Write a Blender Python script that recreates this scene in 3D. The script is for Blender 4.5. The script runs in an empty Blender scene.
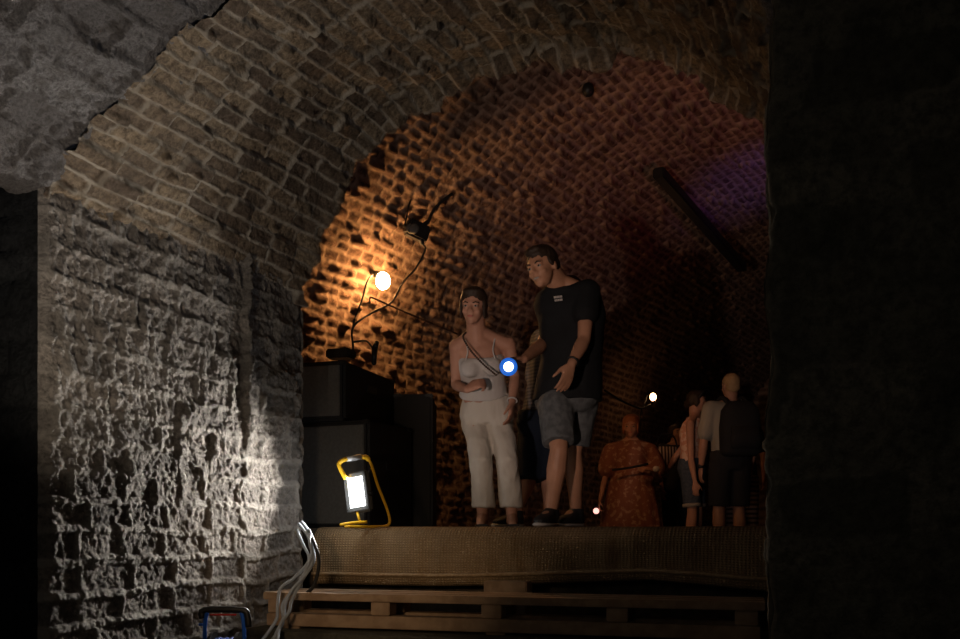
import bpy, bmesh, math, random
import numpy as np
from mathutils import Vector, Matrix
sc = bpy.context.scene
COL = sc.collection
# ---------------------------------------------------------------- camera, world, exposure
CT, ST = math.cos(math.radians(22)), math.sin(math.radians(22))      # front cellar axis
CB, SB = math.cos(math.radians(31.5)), math.sin(math.radians(31.5))  # rear cellar axis
def FR(u, v, z=0.0): return Vector((u*CT + v*ST, -u*ST + v*CT, z))
def BR(u, v, z=0.0): return Vector((u*CB + v*SB, -u*SB + v*CB, z))
def P(x, y, Y): return Vector(((x-480)*Y/933.0, Y, (531-y)*Y/933.0))

cam_d = bpy.data.cameras.new('camera'); cam = bpy.data.objects.new('camera', cam_d); COL.objects.link(cam)
cam.location = (0, 0, 0); cam.rotation_euler = (math.pi/2, 0, 0)
cam_d.sensor_width = 36; cam_d.lens = 35; cam_d.shift_y = 0.2203; cam_d.clip_start = .05
sc.camera = cam
w = bpy.data.worlds.new('world'); sc.world = w; w.use_nodes = True
w.node_tree.nodes['Background'].inputs[0].default_value = (.75, .85, 1.0, 1)
w.node_tree.nodes['Background'].inputs[1].default_value = .007
sc.view_settings.view_transform = 'Standard'; sc.view_settings.look = 'None'
sc.view_settings.exposure = 0.0; sc.view_settings.gamma = 1

def light(name, typ, loc, energy, color, size=.05, target=None, spot=None, blend=.6, sizey=None):
    d = bpy.data.lights.new(name, typ); d.energy = energy; d.color = color
    if typ == 'AREA':
        d.size = size
        if sizey: d.shape = 'RECTANGLE'; d.size_y = sizey
    else: d.shadow_soft_size = size
    if typ == 'SPOT': d.spot_size = math.radians(spot); d.spot_blend = blend
    o = bpy.data.objects.new(name, d); COL.objects.link(o); o.location = loc
    if target is not None:
        o.rotation_euler = (Vector(target)-Vector(loc)).to_track_quat('-Z', 'Y').to_euler()
    return o
WARM = (1.0, .50, .17)
BULB = P(383, 281, 6.76)
light('arch_flood', 'SPOT', (-.9, 1.0, 0), 230, (1, .72, .60), .05, P(668, 285, 8.6), 35, .7)
light('plaster_flood', 'SPOT', (-.3, .8, -.4), 38, (.58, .72, 1.0), .04, P(130, 60, 3.2), 54, 1.0)
light('ring_fill', 'SPOT', (-1.35, 2.5, -.15), 68, (1, .84, .66), .03, P(175, 120, 4.0), 84, 1.0)  # added unseen spot, brightens the brick ring
light('bench_fill', 'SPOT', (-.95, 2.6, .2), 40, (1, .70, .44), .10, P(365, 555, 5.2), 50, 1.0)  # fill added to lift burlap and bench, no fixture stands here
light('front_fill', 'AREA', (-.9, -.3, 1.1), 2.4, (1, .90, .75), .7, (-.3, 5, .9))  # unseen soft fill, stands in for bounced light from the front
light('stage_red', 'SPOT', FR(.9, 6.6, 1.0), 26, (1, .18, .26), .08, P(700, 110, 7.6), 75, .9)
light('stage_violet', 'SPOT', FR(.9, 7.4, 1.3), 60, (.26, .2, 1), .04, P(800, 193, 8.2), 34, 1.0)
FARB = P(653, 397, 10.9)
light('passage_fill', 'SPOT', BR(-3.2, 6.3, 1.9), 30, (1, .42, .2), .06, P(668, 470, 9.7), 36, .8)  # added spot without a fixture, brightens the far people

# ---------------------------------------------------------------- numpy noise
def _h(i, j, k, s):
    n = (i.astype(np.int64)*374761393 + j.astype(np.int64)*668265263 + k.astype(np.int64)*2147483647 + s*974634777) & 0xffffffff
    n = ((n ^ (n >> 13)) * 1274126177) & 0xffffffff
    n = ((n ^ (n >> 16)) * 2246822519) & 0xffffffff
    return ((n ^ (n >> 15)) & 0xffffff) / float(0xffffff)
def vn(x, y, z=None, s=0):
    x = np.asarray(x, float); y = np.asarray(y, float)
    z = np.zeros_like(x) if z is None else z
    i, j, k = np.floor(x), np.floor(y), np.floor(z)
    fx, fy, fz = x-i, y-j, z-k
    fx, fy, fz = [f*f*(3-2*f) for f in (fx, fy, fz)]
    r = 0
    for a in (0, 1):
        for b in (0, 1):
            for c in (0, 1):
                r = r + _h(i+a, j+b, k+c, s)*(fx if a else 1-fx)*(fy if b else 1-fy)*(fz if c else 1-fz)
    return r*2-1
def fbm(x, y, z=None, s=0, o=4):
    r, a, f = 0, 1.0, 1.0
    for q in range(o):
        r = r + a*vn(x*f, y*f, None if z is None else z*f, s+q*17); a *= .5; f *= 2.03
    return r/1.9
def sstep(a, b, x):
    t = np.clip((x-a)/(b-a), 0, 1); return t*t*(3-2*t)

# ---------------------------------------------------------------- materials
def mat(name, col, rough=.85, **k):
    m = bpy.data.materials.new(name); m.use_nodes = True
    nt = m.node_tree; b = nt.nodes['Principled BSDF']
    b.inputs['Base Color'].default_value = (*col, 1); b.inputs['Roughness'].default_value = rough
    b.inputs['Specular IOR Level'].default_value = k.get('spec', .25)
    b.inputs['Metallic'].default_value = k.get('metal', 0)
    if 'emit' in k:
        b.inputs['Emission Color'].default_value = (*k['emit'], 1); b.inputs['Emission Strength'].default_value = k['es']
    sc_ = k.get('nscale', 40); c2 = k.get('col2')
    tc = nt.nodes.new('ShaderNodeTexCoord'); nz = nt.nodes.new('ShaderNodeTexNoise')
    nz.inputs['Scale'].default_value = sc_; nz.inputs['Detail'].default_value = 5
    nt.links.new(tc.outputs['Object'], nz.inputs['Vector'])
    if c2:
        rp = nt.nodes.new('ShaderNodeValToRGB')
        rp.color_ramp.elements[0].position = k.get('p0', .4); rp.color_ramp.elements[1].position = k.get('p1', .6)
        rp.color_ramp.elements[0].color = (*col, 1); rp.color_ramp.elements[1].color = (*c2, 1)
        nt.links.new(nz.outputs['Fac'], rp.inputs['Fac']); nt.links.new(rp.outputs['Color'], b.inputs['Base Color'])
    if k.get('bump', 0):
        bp = nt.nodes.new('ShaderNodeBump'); bp.inputs['Strength'].default_value = k['bump']; bp.inputs['Distance'].default_value = k.get('bd', .005)
        nt.links.new(nz.outputs['Fac'], bp.inputs['Height']); nt.links.new(bp.outputs['Normal'], b.inputs['Normal'])
    return m
def masonry(name, c_lo, c_hi, c_mortar, stain=(.05, .045, .04), nscale=9, bump=1.0, bd=.028, stain_amt=.6):
    m = bpy.data.materials.new(name); m.use_nodes = True; nt = m.node_tree; N = nt.nodes; L = nt.links
    b = N['Principled BSDF']; b.inputs['Roughness'].default_value = .95; b.inputs['Specular IOR Level'].default_value = .12
    tc = N.new('ShaderNodeTexCoord')
    cell = N.new('ShaderNodeAttribute'); cell.attribute_name = 'cell'
    mor = N.new('ShaderNodeAttribute'); mor.attribute_name = 'mortar'
    def noise(s, d=6, r=.6):
        n = N.new('ShaderNodeTexNoise'); n.inputs['Scale'].default_value = s; n.inputs['Detail'].default_value = d
        n.inputs['Roughness'].default_value = r; L.new(tc.outputs['Object'], n.inputs['Vector']); return n
    def mix(f, a, c):
        x = N.new('ShaderNodeMix'); x.data_type = 'RGBA'
        for sck, v in ((x.inputs[0], f), (x.inputs[6], a), (x.inputs[7], c)):
            if isinstance(v, (int, float)): sck.default_value = v
            elif isinstance(v, tuple): sck.default_value = (*v, 1)
            else: L.new(v, sck)
        return x.outputs[2]
    def rng(src, a, c, lo=0., hi=1.):
        r = N.new('ShaderNodeMapRange'); r.inputs[1].default_value = a; r.inputs[2].default_value = c
        r.inputs[3].default_value = lo; r.inputs[4].default_value = hi; L.new(src, r.inputs[0]); return r.outputs[0]
    c = mix(cell.outputs['Fac'], c_lo, c_hi)
    n1 = noise(nscale); n2 = noise(nscale*7, 8, .7); n3 = noise(2.1, 5)
    c = mix(rng(n2.outputs['Fac'], .40, .62, 0, .8), c, tuple(x*.55 for x in c_lo))
    c = mix(mor.outputs['Fac'], c, c_mortar)
    c = mix(rng(n1.outputs['Fac'], .52, .72, 0, stain_amt), c, stain)
    c = mix(rng(n3.outputs['Fac'], .5, .75, 0, stain_amt*.7), c, tuple(x*.6 for x in c_lo))
    L.new(c, b.inputs['Base Color'])
    b1 = N.new('ShaderNodeBump'); b1.inputs['Strength'].default_value = bump; b1.inputs['Distance'].default_value = bd
    L.new(n2.outputs['Fac'], b1.inputs['Height']); L.new(b1.outputs['Normal'], b.inputs['Normal'])
    return m
M = {}
M['wall'] = masonry('grey_stone', (.20, .178, .155), (.38, .335, .29), (.34, .31, .27), nscale=6)
M['ring'] = masonry('tan_brick', (.15, .11, .08), (.38, .29, .19), (.40, .35, .28), nscale=5, stain_amt=.55)
M['plaster'] = masonry('plaster', (.24, .22, .21), (.40, .38, .37), (.42, .40, .38), (.10, .08, .06), nscale=11, stain_amt=.6, bd=.06)
M['vault'] = masonry('red_brick', (.12, .07, .052), (.27, .165, .12), (.34, .24, .185), (.04, .025, .02), nscale=4, stain_amt=.5)
M['jamb'] = masonry('dark_stone', (.13, .12, .09), (.27, .24, .18), (.62, .50, .36), (.035, .033, .028), nscale=5)  # mortar colour here serves the painted light along the jamb edge
M['passage_shade'] = masonry('shaded_stone', (.016, .017, .018), (.035, .036, .036), (.03, .03, .03), (.01, .01, .01), nscale=5)  # darkened colour paints the shade of the side passage
M['floor'] = mat('floor_earth', (.06, .05, .042), .95, col2=(.12, .10, .085), nscale=8, bump=.6, bd=.02)
M['wood'] = mat('raw_pine', (.36, .245, .15), .7, col2=(.26, .17, .10), nscale=14, bump=.2)
M['deck'] = mat('deck_board', (.09, .07, .05), .9, col2=(.05, .04, .03), nscale=14)
M['black'] = mat('black_carpet', (.014, .015, .016), .7, col2=(.02, .02, .021), nscale=200, bump=.25, bd=.002)
M['blackgrey'] = mat('black_vinyl', (.085, .085, .08), .6, col2=(.10, .10, .095), nscale=60, bump=.1, bd=.002)
M['metal'] = mat('dark_metal', (.03, .03, .03), .45, metal=.6)
M['rust'] = mat('rust_metal', (.05, .03, .02), .7, metal=.5, col2=(.09, .04, .02))
M['yellow'] = mat('yellow_paint', (.75, .42, .02), .4)
M['chrome'] = mat('label_silver', (.5, .5, .5), .4, metal=.3)
M['led'] = mat('led_panel', (1, 1, 1), .4, emit=(.93, .97, 1), es=4)
M['bulb'] = mat('bulb_glow', (1, .9, .7), .3, emit=(1, .50, .17), es=270)
M['farbulb'] = mat('far_bulb_glow', (1, .9, .7), .3, emit=(1, .52, .22), es=16)
M['cable'] = mat('black_cable', (.02, .018, .016), .6)
M['greycable'] = mat('grey_cable', (.30, .33, .36), .45)
M['blue'] = mat('blue_paint', (.015, .09, .42), .4)
M['red'] = mat('red_plastic', (.45, .02, .02), .5)
M['torchlens'] = mat('torch_lens', (1, 1, 1), .3, emit=(.86, .95, 1), es=5)
M['torchring'] = mat('torch_ring', (.02, .16, .7), .3, emit=(.02, .20, .95), es=.45)  # emissive ring, painted glow for the blue halo around the lens
M['pinklens'] = mat('pink_lens', (1, .6, .5), .3, emit=(1, .42, .36), es=2)
M['skin'] = mat('skin', (.40, .215, .145), .55, col2=(.34, .18, .12), nscale=9)
M['skin_tan'] = mat('skin_tan', (.38, .20, .12), .5, col2=(.31, .16, .095), nscale=9)
M['hair'] = mat('dark_hair', (.028, .018, .012), .55, nscale=120, bump=.6, bd=.004)
M['hair_red'] = mat('auburn_hair', (.26, .10, .045), .55, nscale=120, bump=.6, bd=.004)
M['hair_blond'] = mat('blond_hair', (.36, .24, .13), .6, nscale=120, bump=.6, bd=.004)
M['eye'] = mat('eye_white', (.27, .25, .23), .2)
M['iris'] = mat('iris_dark', (.02, .015, .01), .2)
M['lip'] = mat('lips', (.36, .12, .09), .5)
M['white_knit'] = mat('white_knit', (.42, .41, .39), .9, nscale=160, bump=.4, bd=.003)
M['white_denim'] = mat('white_denim', (.45, .43, .38), .9, nscale=220, bump=.3, bd=.002)
M['tee'] = mat('black_tee', (.005, .006, .007), .85)
M['grey_short'] = mat('grey_denim', (.065, .070, .072), .9, col2=(.10, .108, .11), nscale=30)
M['navy'] = mat('navy_cloth', (.006, .011, .022), .9)
M['dark_cloth'] = mat('dark_cloth', (.02, .02, .022), .9)
M['grey_tee'] = mat('grey_tee', (.26, .25, .22), .9)
M['jean'] = mat('blue_jean', (.035, .05, .075), .9, col2=(.06, .075, .10), nscale=40)
M['orange_top'] = mat('peach_blouse', (.50, .25, .17), .85, col2=(.58, .42, .33), nscale=26, p0=.5, p1=.56)
M['shoe'] = mat('black_shoe', (.02, .02, .022), .6)
M['shoe_white'] = mat('white_rubber', (.5, .48, .45), .6)
M['dress'] = mat('floral_dress', (.19, .075, .045), .85, col2=(.32, .20, .13), nscale=22, p0=.52, p1=.62)
M['bead'] = mat('brown_bead', (.05, .03, .02), .5)
def check_mat(name, a, b, s, vertical=False):
    m = mat(name, a, .9); nt = m.node_tree; N = nt.nodes; L = nt.links
    tc = N.new('ShaderNodeTexCoord'); w1 = N.new('ShaderNodeTexWave'); w1.inputs['Scale'].default_value = s
    w1.bands_direction = 'X' if vertical else 'Z'
    L.new(tc.outputs['Object'], w1.inputs['Vector'])
    r = N.new('ShaderNodeValToRGB'); r.color_ramp.elements[0].position = .45; r.color_ramp.elements[1].position = .55
    r.color_ramp.elements[0].color = (*a, 1); r.color_ramp.elements[1].color = (*b, 1)
    L.new(w1.outputs['Fac'], r.inputs['Fac']); L.new(r.outputs['Color'], N['Principled BSDF'].inputs['Base Color'])
    return m
M['plaid'] = check_mat('plaid', (.07, .07, .08), (.13, .125, .13), 14)
M['stripe'] = check_mat('striped', (.05, .035, .03), (.42, .36, .3), 9, True)
M['panel_check'] = check_mat('print', (.03, .02, .02), (.20, .15, .14), 6)
def burlap_mat():
    m = mat('burlap', (.34, .22, .115), .95); nt = m.node_tree; N = nt.nodes; L = nt.links; b = N['Principled BSDF']
    uv = N.new('ShaderNodeUVMap'); nz = N.new('ShaderNodeTexNoise'); nz.inputs['Scale'].default_value = 5
    tc = N.new('ShaderNodeTexCoord'); L.new(tc.outputs['Object'], nz.inputs['Vector'])
    ws = []
    for ax, s in (('X', 17), ('Y', 22)):
        wv = N.new('ShaderNodeTexWave'); wv.bands_direction = ax; wv.inputs['Scale'].default_value = s
        wv.inputs['Distortion'].default_value = 1.2; wv.inputs['Detail'].default_value = 2; L.new(uv.outputs['UV'], wv.inputs['Vector']); ws.append(wv)
    mx = N.new('ShaderNodeMath'); mx.operation = 'MULTIPLY'; L.new(ws[0].outputs['Fac'], mx.inputs[0]); L.new(ws[1].outputs['Fac'], mx.inputs[1])
    bp = N.new('ShaderNodeBump'); bp.inputs['Strength'].default_value = 1; bp.inputs['Distance'].default_value = .006
    L.new(mx.outputs[0], bp.inputs['Height']); L.new(bp.outputs['Normal'], b.inputs['Normal'])
    r = N.new('ShaderNodeValToRGB'); r.color_ramp.elements[0].color = (.13, .085, .045, 1); r.color_ramp.elements[1].color = (.40, .27, .14, 1)
    ad = N.new('ShaderNodeMath'); ad.operation = 'MULTIPLY_ADD'; ad.inputs[1].default_value = .55; L.new(mx.outputs[0], ad.inputs[0])
    nzm = N.new('ShaderNodeMath'); nzm.operation = 'MULTIPLY'; nzm.inputs[1].default_value = .8; L.new(nz.outputs['Fac'], nzm.inputs[0])
    L.new(nzm.outputs[0], ad.inputs[2]); L.new(ad.outputs[0], r.inputs['Fac']); L.new(r.outputs['Color'], b.inputs['Base Color'])
    return m
M['burlap'] = burlap_mat()
M['burlap_hem'] = mat('burlap_hem', (.42, .29, .16), .95, col2=(.32, .21, .11), nscale=60, bump=.6, bd=.006)

# ---------------------------------------------------------------- object helpers
def tag(o, label=None, cat=None, group=None, kind=None):
    if label: o['label'] = label
    if cat: o['category'] = cat
    if group: o['group'] = group
    if kind: o['kind'] = kind
    return o
def root(name, loc, label, cat, group=None):
    o = bpy.data.objects.new(name, None); COL.objects.link(o); o.location = loc; o.empty_display_size = .1
    return tag(o, label, cat, group)
def wloc(o):
    v = Vector(o.location)
    while o.parent: o = o.parent; v += Vector(o.location)
    return v
def link(name, me, material, parent=None, smooth=True, origin=None):
    """meshes are authored in world space; their origin is moved to `origin` (or their own bottom centre)"""
    o = bpy.data.objects.new(name, me); COL.objects.link(o)
    if material is not None and not me.materials: me.materials.append(material)
    if smooth: me.polygons.foreach_set('use_smooth', [True]*len(me.polygons))
    if origin is None:
        co = np.empty(len(me.vertices)*3); me.vertices.foreach_get('co', co); co = co.reshape(-1, 3)
        mn, mx = co.min(0), co.max(0); origin = Vector(((mn[0]+mx[0])/2, (mn[1]+mx[1])/2, mn[2]))
    origin = Vector(origin)
    me.transform(Matrix.Translation(-origin))
    if parent:
        o.parent = parent; o.location = origin - wloc(parent)
    else: o.location = origin
    return o
def build(name, bm, material, parent=None, smooth=False, origin=None):
    bmesh.ops.recalc_face_normals(bm, faces=bm.faces)
    me = bpy.data.meshes.new(name); bm.to_mesh(me); bm.free()
    return link(name, me, material, parent, smooth, origin)
def box(bm, c, size, R=None, bevel=0, taper=None):
    r = bmesh.ops.create_cube(bm, size=1); vs = r['verts']
    for v in vs: v.co = Vector((v.co.x*size[0], v.co.y*size[1], v.co.z*size[2]))
    if bevel:
        es = list({e for v in vs for e in v.link_edges})
        rr = bmesh.ops.bevel(bm, geom=es, offset=bevel, segments=2, affect='EDGES'); vs = list({v for f in rr['faces'] for v in f.verts} | {v for v in vs if v.is_valid})
    for v in vs:
        if R is not None: v.co = R @ v.co
        v.co += Vector(c)
    return vs
def RF(): return Matrix(((CT, ST, 0), (-ST, CT, 0), (0, 0, 1)))
def frame(t):
    t = t.normalized(); a = Vector((0, 0, 1)) if abs(t.z) < .9 else Vector((1, 0, 0))
    x = t.cross(a).normalized(); return x, x.cross(t).normalized()
def catmull(pts, n=6):
    pts = [Vector(p) for p in pts]; q = [pts[0]*2-pts[1]] + pts + [pts[-1]*2-pts[-2]]; out = []
    for i in range(1, len(q)-2):
        for k in range(n):
            t = k/n; a, b, c, d = q[i-1:i+3]
            out.append(.5*((2*b) + (c-a)*t + (2*a-5*b+4*c-d)*t*t + (3*b-a-3*c+d)*t**3))
    return out + [pts[-1]]
def tube(bm, pts, r, seg=8, smooth=0):
    pts = [Vector(p) for p in pts]
    if smooth: pts = catmull(pts, smooth)
    n = len(pts); R = r if isinstance(r, (list, tuple)) else [r]*n
    if len(R) != n: R = list(np.interp(np.linspace(0, 1, n), np.linspace(0, 1, len(R)), R))
    x, y = frame(pts[1]-pts[0]); rings = []
    for i, p in enumerate(pts):
        t = (pts[min(i+1, n-1)]-pts[max(i-1, 0)]).normalized()
        x = (x - t*x.dot(t)).normalized(); y = t.cross(x)
        rings.append([bm.verts.new(p + (x*math.cos(a)+y*math.sin(a))*R[i]) for a in [2*math.pi*k/seg for k in range(seg)]])
    for a, b in zip(rings, rings[1:]):
        for k in range(seg): bm.faces.new((a[k], a[(k+1) % seg], b[(k+1) % seg], b[k]))
    bm.faces.new(rings[0][::-1]); bm.faces.new(rings[-1])
def ell(bm, c, r, R=None, seg=16):
    res = bmesh.ops.create_uvsphere(bm, u_segments=seg, v_segments=max(6, seg*2//3), radius=1)
    for v in res['verts']:
        q = Vector((v.co.x*r[0], v.co.y*r[1], v.co.z*r[2]))
        if R is not None: q = R @ q
        v.co = q + Vector(c)
def cyl(bm, a, b, r, seg=16, r2=None): tube(bm, [a, b], [r, r if r2 is None else r2], seg)
def loft(bm, rings, seg=24, p=2.3):
    """rings: (centre, side vector, forward vector) -> closed superelliptic body"""
    R = []
    for c, s, f in rings:
        c, s, f = Vector(c), Vector(s), Vector(f); r = []
        for k in range(seg):
            a = 2*math.pi*k/seg; ca, sa = math.cos(a), math.sin(a)
            r.append(bm.verts.new(c + s*math.copysign(abs(ca)**(2/p), ca) + f*math.copysign(abs(sa)**(2/p), sa)))
        R.append(r)
    for a, b in zip(R, R[1:]):
        for k in range(seg): bm.faces.new((a[k], a[(k+1) % seg], b[(k+1) % seg], b[k]))
    bm.faces.new(R[0][::-1]); bm.faces.new(R[-1])
def limb(bm, pts, rad, seg=14):
    pts = [Vector(p) for p in pts]
    for i, p in enumerate(pts): ell(bm, p, (rad[i],)*3, seg=seg)
    for i in range(len(pts)-1):
        if (pts[i+1]-pts[i]).length > 1e-5: tube(bm, [pts[i], pts[i+1]], [rad[i], rad[i+1]], seg)
def remeshed(name, bm, vox, smooth_it=4, disp=None):
    """join overlapping closed shells into one continuous skin"""
    bmesh.ops.recalc_face_normals(bm, faces=bm.faces)
    me = bpy.data.meshes.new('t'); bm.to_mesh(me); bm.free()
    o = bpy.data.objects.new('t', me); COL.objects.link(o)
    m = o.modifiers.new('r', 'REMESH'); m.mode = 'VOXEL'; m.voxel_size = vox
    s = o.modifiers.new('s', 'SMOOTH'); s.factor = .5; s.iterations = smooth_it
    dg = bpy.context.evaluated_depsgraph_get(); dg.update()
    r = bpy.data.meshes.new_from_object(o.evaluated_get(dg)); r.name = name
    bpy.data.objects.remove(o); bpy.data.meshes.remove(me)
    r.materials.clear()
    if disp:
        n = len(r.vertices); co = np.empty(n*3); no = np.empty(n*3)
        r.vertices.foreach_get('co', co); r.vertices.foreach_get('normal', no)
        co = co.reshape(-1, 3); no = no.reshape(-1, 3)
        co = co + no*disp(co)[:, None]
        r.vertices.foreach_set('co', co.ravel()); r.update()
    return r
def folds(amp=.006, fx=22, fz=6, s=3):
    return lambda c: amp*fbm(c[:, 0]*fx, c[:, 1]*fx, c[:, 2]*fz, s, 3)

# ---------------------------------------------------------------- masonry surfaces
def grid_mesh(name, Pos, H, cell, mortar, material, flip=False, kind='structure', parent=None):
    """Pos (n,m,3) base surface, H (n,m) relief in metres along the normal"""
    n, m = H.shape
    du = np.gradient(Pos, axis=0); dv = np.gradient(Pos, axis=1)
    N = np.cross(du, dv); N /= np.linalg.norm(N, axis=2)[..., None] + 1e-12
    if flip: N = -N
    Q = Pos + N*H[..., None]
    idx = np.arange(n*m).reshape(n, m)
    q = np.stack([idx[:-1, :-1], idx[1:, :-1], idx[1:, 1:], idx[:-1, 1:]], -1).reshape(-1, 4)
    if flip: q = q[:, ::-1]
    me = bpy.data.meshes.new(name)
    me.vertices.add(n*m); me.vertices.foreach_set('co', Q.reshape(-1))
    me.loops.add(q.size); me.loops.foreach_set('vertex_index', q.reshape(-1).astype(np.int32))
    me.polygons.add(len(q)); me.polygons.foreach_set('loop_start', np.arange(0, q.size, 4, dtype=np.int32))
    me.update(calc_edges=True)
    for nm, arr in (('cell', cell), ('mortar', mortar)):
        a = me.attributes.new(nm, 'FLOAT', 'POINT'); a.data.foreach_set('value', arr.reshape(-1).astype(np.float32))
    o = link(name, me, material, parent, True)
    if kind and not parent: o['kind'] = kind
    return o
def bricks(s, t, L, Hh, joint, seed, warp=.012, wob=.25):
    """-> edge distance (m), random per brick, joint mask, second random"""
    s2 = s + warp*fbm(s*5, t*5, s=seed+1) ; t2 = t + warp*fbm(s*3.1, t*4, s=seed+2) + .3*warp*fbm(s*18, t*18, s=seed+9, o=2)
    row = np.floor(t2/Hh)
    off = _h(row, row*0, row*0, seed+3)*L + L*.5*(row % 2)
    LL = L*(1 + .0*row)
    x = (s2+off)/LL; col = np.floor(x)
    jit = (_h(col, row, row*0, seed+5)-.5)*wob; jit2 = (_h(col+1, row, row*0, seed+5)-.5)*wob
    fx = x-col; ex = np.minimum(np.abs(fx-jit), np.abs(1+jit2-fx))*LL
    cc = np.where(fx < jit, col-1, np.where(fx > 1+jit2, col+1, col))
    ft = t2/Hh-row; ey = np.minimum(ft, 1-ft)*Hh
    ed = np.minimum(ex, ey)
    r1 = _h(cc, row, row*0, seed+6); r2 = _h(cc, row, row*0, seed+7)
    return ed, r1, 1-sstep(joint*.45, joint*1.1, ed), r2

def S_(a, b, d): return np.linspace(a, b, max(2, int(abs(b-a)/d)+1))
def profile(pts, n):
    pts = catmull([Vector((p[0], 0, p[1])) for p in pts], 14); a = np.array([(p.x, p.z) for p in pts])
    d = np.r_[0, np.cumsum(np.hypot(*np.diff(a, axis=0).T))]
    q = np.linspace(0, d[-1], n); return np.interp(q, d, a[:, 0]), np.interp(q, d, a[:, 1]), q

FLOOR = -.76
# --- left wall: long lit face, from the near corner to its far end
vs = S_(2.784, 4.64, .006); zs = S_(FLOOR, 1.46, .006)
V, Z = np.meshgrid(vs, zs, indexing='ij')
ed, r1, mo, r2 = bricks(V, Z, .27, .128, .022, 11, .03, .3)
big = fbm(V*4, Z*4, s=21); mid = fbm(V*15, Z*12, s=22); fine = fbm(V*45, Z*38, s=23)
ridge = 1-np.abs(fbm(V*13, Z*10, s=24))*2
ero = sstep(-.1, .45, Z + .35*big)                       # upper masonry is eroded, lower blocks are legible
H = -.015*mo*(1-.55*ero) + .008*(r2-.5) + .008*big + .009*mid*(.5+.5*ero) + .010*fine + .006*ridge*(.3+.8*ero) + .006*fbm(V*90, Z*80, s=26, o=2)
H += -.016*sstep(.55, .9, vn(V*12, Z*7, s=29))*(.3+ero)   # missing pieces
crack = np.exp(-((V-4.08-.02*vn(Z*6, Z*0, s=31)-.01*vn(Z*25, Z*0, s=32))/.011)**2)*sstep(.3, .7, Z)
H -= .045*crack
edge = sstep(0, .05, V-2.784)
U = -2.985 + np.zeros_like(V) - (1-edge)**2*.018 - .02*(1-sstep(0, .013, V-2.784))
H *= .25+.75*edge
U -= .05*sstep(4.60, 4.64, V)
Pos = np.stack([U*CT+V*ST, -U*ST+V*CT, Z], -1)
grid_mesh('wall_left', Pos, H, r1, mo*(1-.5*ero), M['wall'], flip=True)
# near end of that wall, turning into the dark side passage
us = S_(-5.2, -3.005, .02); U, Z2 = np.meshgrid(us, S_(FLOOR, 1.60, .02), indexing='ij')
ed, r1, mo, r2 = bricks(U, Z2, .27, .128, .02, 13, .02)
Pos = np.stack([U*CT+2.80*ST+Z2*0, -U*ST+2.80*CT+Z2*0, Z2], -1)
grid_mesh('wall_passage', Pos, (-.02*mo+.02*fbm(U*8, Z2*8, s=5))*(1-sstep(-3.25, -3.03, U)), r1, mo*0, M['passage_shade'], flip=False)
# far end of that wall
us = S_(-4.9, -2.975, .02); U, Z2 = np.meshgrid(us, S_(FLOOR, 3.9, .02), indexing='ij')
ed, r1, mo, r2 = bricks(U, Z2, .27, .128, .02, 15, .02)
Pos = np.stack([U*CT+4.63*ST+Z2*0, -U*ST+4.63*CT+Z2*0, Z2], -1)
grid_mesh('wall_pier', Pos, -.02*mo+.02*fbm(U*8, Z2*8, s=7), r1, mo, M['wall'], flip=True)

# --- ring of tan brick between the two cellars
near = [(-3.02, 1.36), (-2.86, 1.49), (-2.72, 1.585), (-2.51, 1.715), (-2.164, 1.925), (-1.8, 2.09), (-1.45, 2.15), (-.9, 2.06), (-.45, 1.86), (-.2, 1.62), (-.08, 1.35)]
far = [(-3.02, 1.30), (-2.985, 1.5), (-2.91, 1.70), (-2.80, 1.88), (-2.66, 2.08), (-2.343, 2.31), (-1.924, 2.43), (-1.53, 2.47), (-1.107, 2.45), (-.807, 2.34), (-.60, 2.16), (-.383, 1.92), (-.20, 1.64), (-.08, 1.35)]
NA = 560
nu, nz_, arc = profile(near, NA); fu, fz_, arc2 = profile(far, NA)
k = np.linspace(0, 1, 250)[:, None]
jag = .07*fbm(arc2*3.5, arc2*0, s=41) + .05*vn(arc2*9, arc2*0, s=42)
kk = k**1.0
Ug = nu[None]*(1-kk)+fu[None]*kk; Zg = nz_[None]*(1-kk)+fz_[None]*kk
Vg = 2.784+(4.616-2.784)*k + jag[None]*sstep(.75, 1, k) + .030*fbm(arc*6, arc*0, s=47)[None]*(1-sstep(0, .2, k))
Sg = Vg; Tg = (arc2[None]+0*k)
ed, r1, mo, r2 = bricks(Sg, Tg, .245, .082, .011, 17, .020, .35)
wear = sstep(-.2, .5, fbm(Sg*3, Tg*4, s=50))
mo = mo*(1-.65*wear*sstep(-.3, .3, fbm(Sg*14, Tg*14, s=58)))
H = -.010*mo - .022*(1-mo)*(r2 > .55)*r2 + .018*(r1-.5) + .007*fbm(Sg*11, Tg*15, s=59) - .006*wear + .013*fbm(Sg*4, Tg*4, s=43) + .008*fbm(Sg*22, Tg*22, s=44) + .005*fbm(Sg*55, Tg*55, s=45)
H -= .022*sstep(.5, .85, vn(Sg*9, Tg*14, s=46))
H -= (.06+.05*fbm(Sg*9, Tg*9, s=48))*sstep(.90, 1, k)
Pos = np.stack([Ug*CT+Vg*ST, -Ug*ST+Vg*CT, Zg], -1)
grid_mesh('ceiling_arch', Pos, H, r1, mo, M['ring'], flip=True)
# spandrel above the arch, closing the opening towards the higher rear vault
kz = np.linspace(0, 1, 60)[:, None]
Vs_ = 4.56+.02*fbm(arc2[None]*8, kz*12, s=49)
Zs_ = (fz_[None]-.02)*(1-kz)+3.9*kz; Us_ = fu[None]+0*kz
for nm, vo in (('wall_spandrel', 0),):
    Pos = np.stack([Us_*CT+(Vs_+vo)*ST, -Us_*ST+(Vs_+vo)*CT, Zs_], -1)
    ed, r1, mo, r2 = bricks(Us_, Zs_, .25, .08, .014, 19)
    grid_mesh(nm, Pos, -.01*mo, r1, mo, M['ring'], flip=False)
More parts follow.
